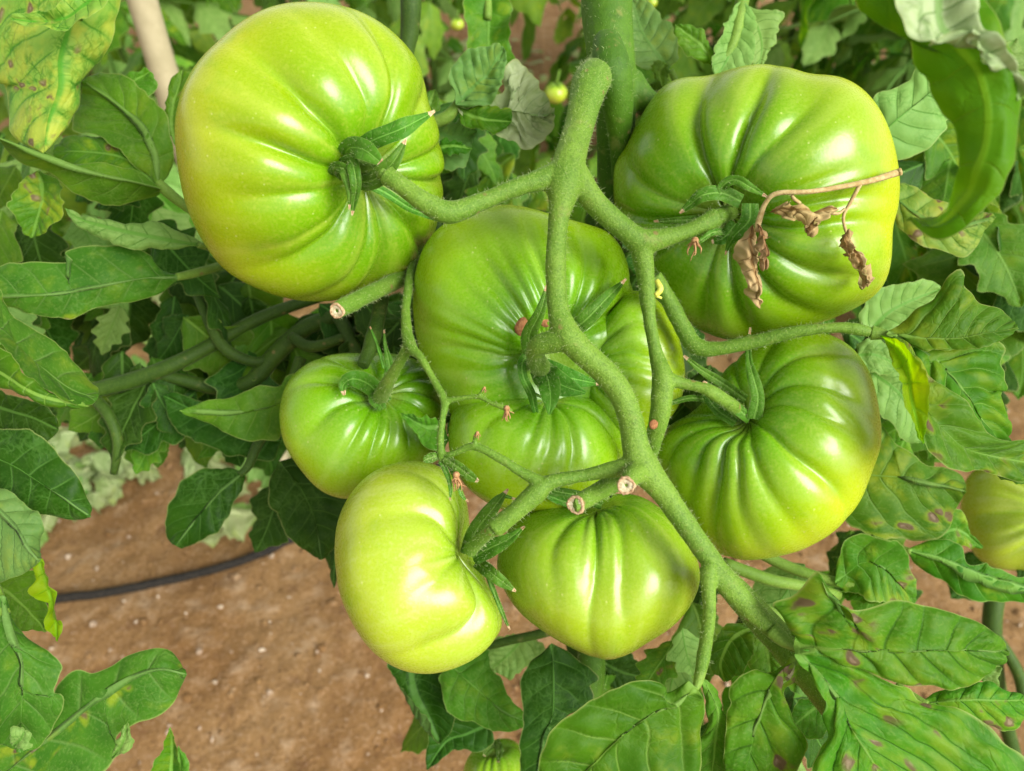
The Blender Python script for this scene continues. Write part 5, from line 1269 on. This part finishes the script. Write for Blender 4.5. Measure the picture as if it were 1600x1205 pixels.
# shaded branches under the upper left tomato
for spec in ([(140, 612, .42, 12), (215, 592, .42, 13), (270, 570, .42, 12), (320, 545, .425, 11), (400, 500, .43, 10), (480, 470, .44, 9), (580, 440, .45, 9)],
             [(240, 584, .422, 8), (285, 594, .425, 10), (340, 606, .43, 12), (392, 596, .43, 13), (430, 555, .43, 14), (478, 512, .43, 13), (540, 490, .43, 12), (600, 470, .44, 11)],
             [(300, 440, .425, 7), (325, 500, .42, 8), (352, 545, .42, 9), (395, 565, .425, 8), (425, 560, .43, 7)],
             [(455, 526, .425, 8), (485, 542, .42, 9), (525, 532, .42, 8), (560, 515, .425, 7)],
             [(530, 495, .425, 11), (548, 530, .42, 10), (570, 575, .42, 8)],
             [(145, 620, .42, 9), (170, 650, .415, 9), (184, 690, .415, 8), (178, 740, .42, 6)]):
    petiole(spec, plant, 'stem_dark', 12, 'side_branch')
for spec in ([(1130, 880, .335, 10), (1200, 905, .335, 10), (1250, 915, .338, 9), (1310, 930, .345, 8)],
             [(1100, 890, .34, 8), (1150, 930, .34, 9), (1200, 955, .345, 9), (1240, 980, .35, 8)]):
    petiole(spec, plant, 'stem_pale', 12, 'side_branch')
for spec in ([(1600, 300, .6, 12), (1500, 360, .58, 11), (1420, 400, .56, 10)], [(1560, 900, .6, 14), (1550, 980, .6, 14), (1560, 1080, .62, 12), (1590, 1200, .64, 10)], [(1550, 985, .6, 9), (1590, 1050, .6, 9), (1600, 1100, .6, 8)]):
    petiole(spec, rplant, 'stem_dark', 10, 'side_branch')

# ------------------------------------------------------------------ rows behind
FARM = []
for k in range(4):
    for mk in ('leaf_far', 'leaf_far', 'leaf_bright', 'leaf_under'):
        me = compound_local(200 + k, .26, 9, 3, 3); me.materials.append(MAT[mk]); FARM.append(me)
def row_plant(x, y, h, n, seed, label, z0=.05):
    rng = np.random.RandomState(seed)
    e = empty('tomato_plant', (x, y, ground_z(x, y)), label, 'plant', 'tomato plants of the rows behind')
    zz = np.linspace(-.02, h, 16)
    path = np.stack([x + .02 * np.sin(zz * 6 + seed), y + .02 * np.cos(zz * 5 + seed), zz], 1)
    v, f = tube_geo(path, np.linspace(.008, .005, 16), 8)
    link('stem', mesh('stem', v, f), e, MAT['stem_dark'])
    for k in range(n):
        z = z0 + (h - z0) * (k + .5) / n + rng.uniform(-.03, .03)
        az = k * 2.4 + rng.uniform(-.5, .5)
        sc = rng.uniform(.75, 1.25)
        M = Matrix.Translation((x + .02 * math.sin(z * 6 + seed), y + .02 * math.cos(z * 5 + seed), z)) @ Matrix.Rotation(az, 4, 'Z') @ Matrix.Rotation(rng.uniform(-.2, .5), 4, 'Y') @ Matrix.Rotation(rng.uniform(-.4, .4), 4, 'X') @ Matrix.Scale(sc, 4)
        put(FARM[rng.randint(len(FARM))], 'leaf', e, M)
    return e
# second row: about a metre and a half from the camera; the path shows in the gaps between the plants
ROW2 = [(-1.25, 1.75, 'plant of the second row far left'), (-.80, 1.65, 'plant of the second row left of the grey stake'), (-.52, 1.95, 'plant of the second row just right of the grey stake'),
        (-.16, 1.80, 'plant of the second row above the upper left tomato'), (.30, 1.85, 'plant of the second row right of the main stem'),
        (.58, 1.70, 'plant of the second row above the upper right tomato'), (.92, 1.60, 'plant of the second row near the top right corner'), (1.3, 1.8, 'plant of the second row far right')]
for k, (x, y, lab) in enumerate(ROW2):
    row_plant(x, y, 1.25, 34 if k != 3 else 26, 300 + k, 'blurred tomato ' + lab, .22)
for k, (x, y, lab) in enumerate([(.40, 2.35, 'behind the top of the upper right tomato'), (.75, 2.30, 'behind the gap left of the near leaf'), (1.1, 2.25, 'behind the near leaf stem'), (1.5, 2.35, 'beyond the right edge'), (.72, 1.45, 'close behind the upper right tomato'), (-.30, 2.4, 'behind the top of the upper left tomato'), (-.95, 2.3, 'left of the grey stake')]):
    row_plant(x, y, 1.3, 32, 340 + k, 'blurred tomato plant between the rows, ' + lab, .2)
for k, x in enumerate((-2.2, -1.5, -.9, -.35, .35, .85, 1.4, 2.0)):
    row_plant(x, 3.1 + .1 * (k % 3), 1.4, 22, 320 + k, 'far blurred tomato plant of the third row, %s' % ('far left', 'left of the stake', 'behind the stake', 'behind the upper left tomato', 'behind the main stem', 'behind the upper right tomato', 'behind the near leaf', 'far right')[k], .25)

def small_tomato(px, py, d, r_px, label, parent=None):
    c0 = P(px, py, d); r = r_px / 800 * HALF * d
    n, m = 20, 12
    V = []
    for i in range(m + 1):
        th = math.pi * i / m
        for j in range(n):
            ph = 2 * math.pi * j / n
            q = r * (1 + .03 * math.cos(5 * ph)) * math.sin(th) ** .9
            V.append(c0 + np.array([q * math.cos(ph), q * math.sin(ph), r * (.82 * math.cos(th) - (.14 * math.exp(-(math.sin(th) / .3) ** 2) if th < 1.5 else 0))]))
    V = np.array(V)
    F = [(i * n + j, (i + 1) * n + j, (i + 1) * n + (j + 1) % n, i * n + (j + 1) % n) for i in range(m) for j in range(n)]
    me = mesh('tomato', V, F)
    tp = np.repeat(np.arange(m + 1) / m, n)
    attr(me, 'tatt', np.stack([tp, 0 * tp, 0 * tp], 1)); attr(me, 'tdir', np.stack([V[:, 0] * 30, V[:, 1] * 30, tp], 1))
    o = link('tomato', me, None, MAT['tomE']); tag(o, label, 'tomato')
    parts = []
    for k in range(5):
        a = 2 * math.pi * k / 5 + .3
        pts = [c0 + np.array([0, 0, .70 * r]), c0 + np.array([.4 * r * math.cos(a), .4 * r * math.sin(a), .82 * r]), c0 + np.array([.8 * r * math.cos(a), .8 * r * math.sin(a), .62 * r])]
        parts.append(tube_geo(np.array(pts), np.array([.10, .09, .02]) * r, 5))
    parts.append(tube_geo(np.array([c0 + np.array([0, 0, .6 * r]), c0 + np.array([.1 * r, 0, 1.1 * r]), c0 + np.array([.3 * r, .3 * r, 1.9 * r])]), np.array([.1, .1, .09]) * r, 6))
    v, f = join(parts)
    link('calyx', mesh('calyx', v, f), o, MAT['stem'])
    return o
small_tomato(868, 146, 1.15, 18, 'small round green tomato far behind, left of the main stem')
small_tomato(714, 38, 1.1, 11, 'tiny yellowish tomato far behind near the top edge')
small_tomato(1018, 4, 1.1, 9, 'tiny yellow tomato at the top edge right of the main stem')

# ------------------------------------------------------------------ pruned leaves lying on the soil
rng = np.random.RandomState(77)
WILT = []
for k in range(7):
    v, f, lst, luv = leaflet_local(1.0, .26 + .02 * (k % 3), 90 + k, 34, 9, .1, (.6, .9, .3, 1.2, .7, .2, 1.0)[k], 3)
    v = v + (.16 * np.stack([vnoise(v * 3.2, 60 + k), vnoise(v * 3.2, 70 + k), vnoise(v * 3.2, 80 + k)], -1) + .06 * np.stack([vnoise(v * 9, 61 + k), vnoise(v * 9, 71 + k), vnoise(v * 9, 81 + k)], -1)) * sstep(0, .3, luv[:, :1])
    row = []
    for mk in ('leaf_litter', 'leaf_litter', 'leaf_under', 'leaf_litter'):
        me = mesh('fallen_leaf', v, f); attr(me, 'lst', lst * np.array([.06, .06, 1])); attr(me, 'luv', luv); me.materials.append(MAT[mk]); row.append(me)
    WILT.append(row)
SP = [(95, 690), (130, 700), (165, 705), (200, 700), (150, 735), (110, 750), (190, 735), (220, 720), (235, 745), (95, 800), (120, 815), (75, 780), (180, 765), (215, 765), (150, 775), (250, 690), (90, 720),
      (290, 700), (320, 690), (350, 710), (370, 725), (400, 700), (300, 740), (420, 745), (440, 770), (405, 790), (430, 810), (415, 820), (460, 760), (340, 735),
      (150, 560), (180, 570), (110, 350), (80, 320), (60, 300), (20, 330), (215, 545), (230, 650), (260, 660), (70, 760), (90, 830), (140, 690), (170, 725), (205, 735), (120, 775), (60, 735), (245, 710), (270, 680), (300, 715), (330, 725), (385, 735), (150, 755), (200, 690), (235, 680), (100, 775), (130, 755), (160, 680), (280, 720), (360, 690)]
for k, (px, py) in enumerate(SP):
    px += rng.uniform(-8, 8); py += rng.uniform(-6, 6)
    g = G(px, py); z = ground_z(g[0], g[1]) + .02 + .03 * rng.rand()
    s = rng.uniform(.08, .15)
    M = Matrix.Translation((g[0], g[1], z)) @ Matrix.Rotation(rng.uniform(0, 6.28), 4, 'Z') @ Matrix.Rotation(rng.uniform(-.3, .4), 4, 'Y') @ Matrix.Rotation(rng.uniform(-.6, .6), 4, 'X') @ Matrix.Diagonal((s, s * rng.uniform(.7, 1.1), s, 1))
    o = put(WILT[rng.randint(7)][rng.randint(4)], 'fallen_leaf', None, M)
    tag(o, 'limp pale green pruned leaf heaped with others on the red soil at left', 'fallen leaf', 'pruned leaves on the soil')
# litter too mixed to count, under the rows behind
V, F, A, B, off = [], [], [], [], 0
for k in range(420):
    x, y = rng.uniform(-1.6, 1.6), rng.choice([rng.uniform(1.55, 2.1), rng.uniform(2.9, 3.6)])
    v, f, lst, luv = leaflet_local(1.0, rng.uniform(.2, .35), k, 6, 2, .3, .3)
    s = rng.uniform(.05, .11); a = rng.uniform(0, 6.28); b_ = rng.uniform(-.7, .7)
    Rz = np.array([[math.cos(a), -math.sin(a), 0], [math.sin(a), math.cos(a), 0], [0, 0, 1]]); Rx = np.array([[1, 0, 0], [0, math.cos(b_), -math.sin(b_)], [0, math.sin(b_), math.cos(b_)]])
    V.append((v * s) @ (Rz @ Rx).T + np.array([x, y, ground_z(x, y) + .02 + .03 * rng.rand()])); F.append(f + off); A.append(lst * np.array([.06, .06, 1])); B.append(luv); off += len(v)
me = mesh('leaf_litter', np.vstack(V), np.vstack(F)); attr(me, 'lst', np.vstack(A)); attr(me, 'luv', np.vstack(B))
tag(link('leaf_litter', me, None, MAT['leaf_litter']), 'wilted pruned leaves strewn under the rows behind', kind='stuff')

# ------------------------------------------------------------------ set every object's origin on the object itself
world_loc = {}
def settle(o, ploc):
    if o.type == 'MESH' and o.data.users == 1 and o.matrix_basis == Matrix.Identity(4):
        co = np.empty(len(o.data.vertices) * 3, dtype=np.float32); o.data.vertices.foreach_get('co', co); co = co.reshape(-1, 3)
        c_ = (co.min(0) + co.max(0)) / 2
        o.data.transform(Matrix.Translation([-float(q) for q in c_]))
        o.location = [float(q) for q in c_]
        loc = c_
    elif o.name in EMPTY_LOC:
        loc = EMPTY_LOC[o.name]; o.location = [float(q) for q in loc]
    else:
        loc = None
    if o.parent is not None and ploc is not None:
        o.matrix_parent_inverse = Matrix.Translation([-float(q) for q in ploc])
    for ch in o.children: settle(ch, loc if loc is not None else None)
for o in [q for q in SC.objects if q.parent is None and q.type in ('MESH', 'EMPTY')]:
    settle(o, None)
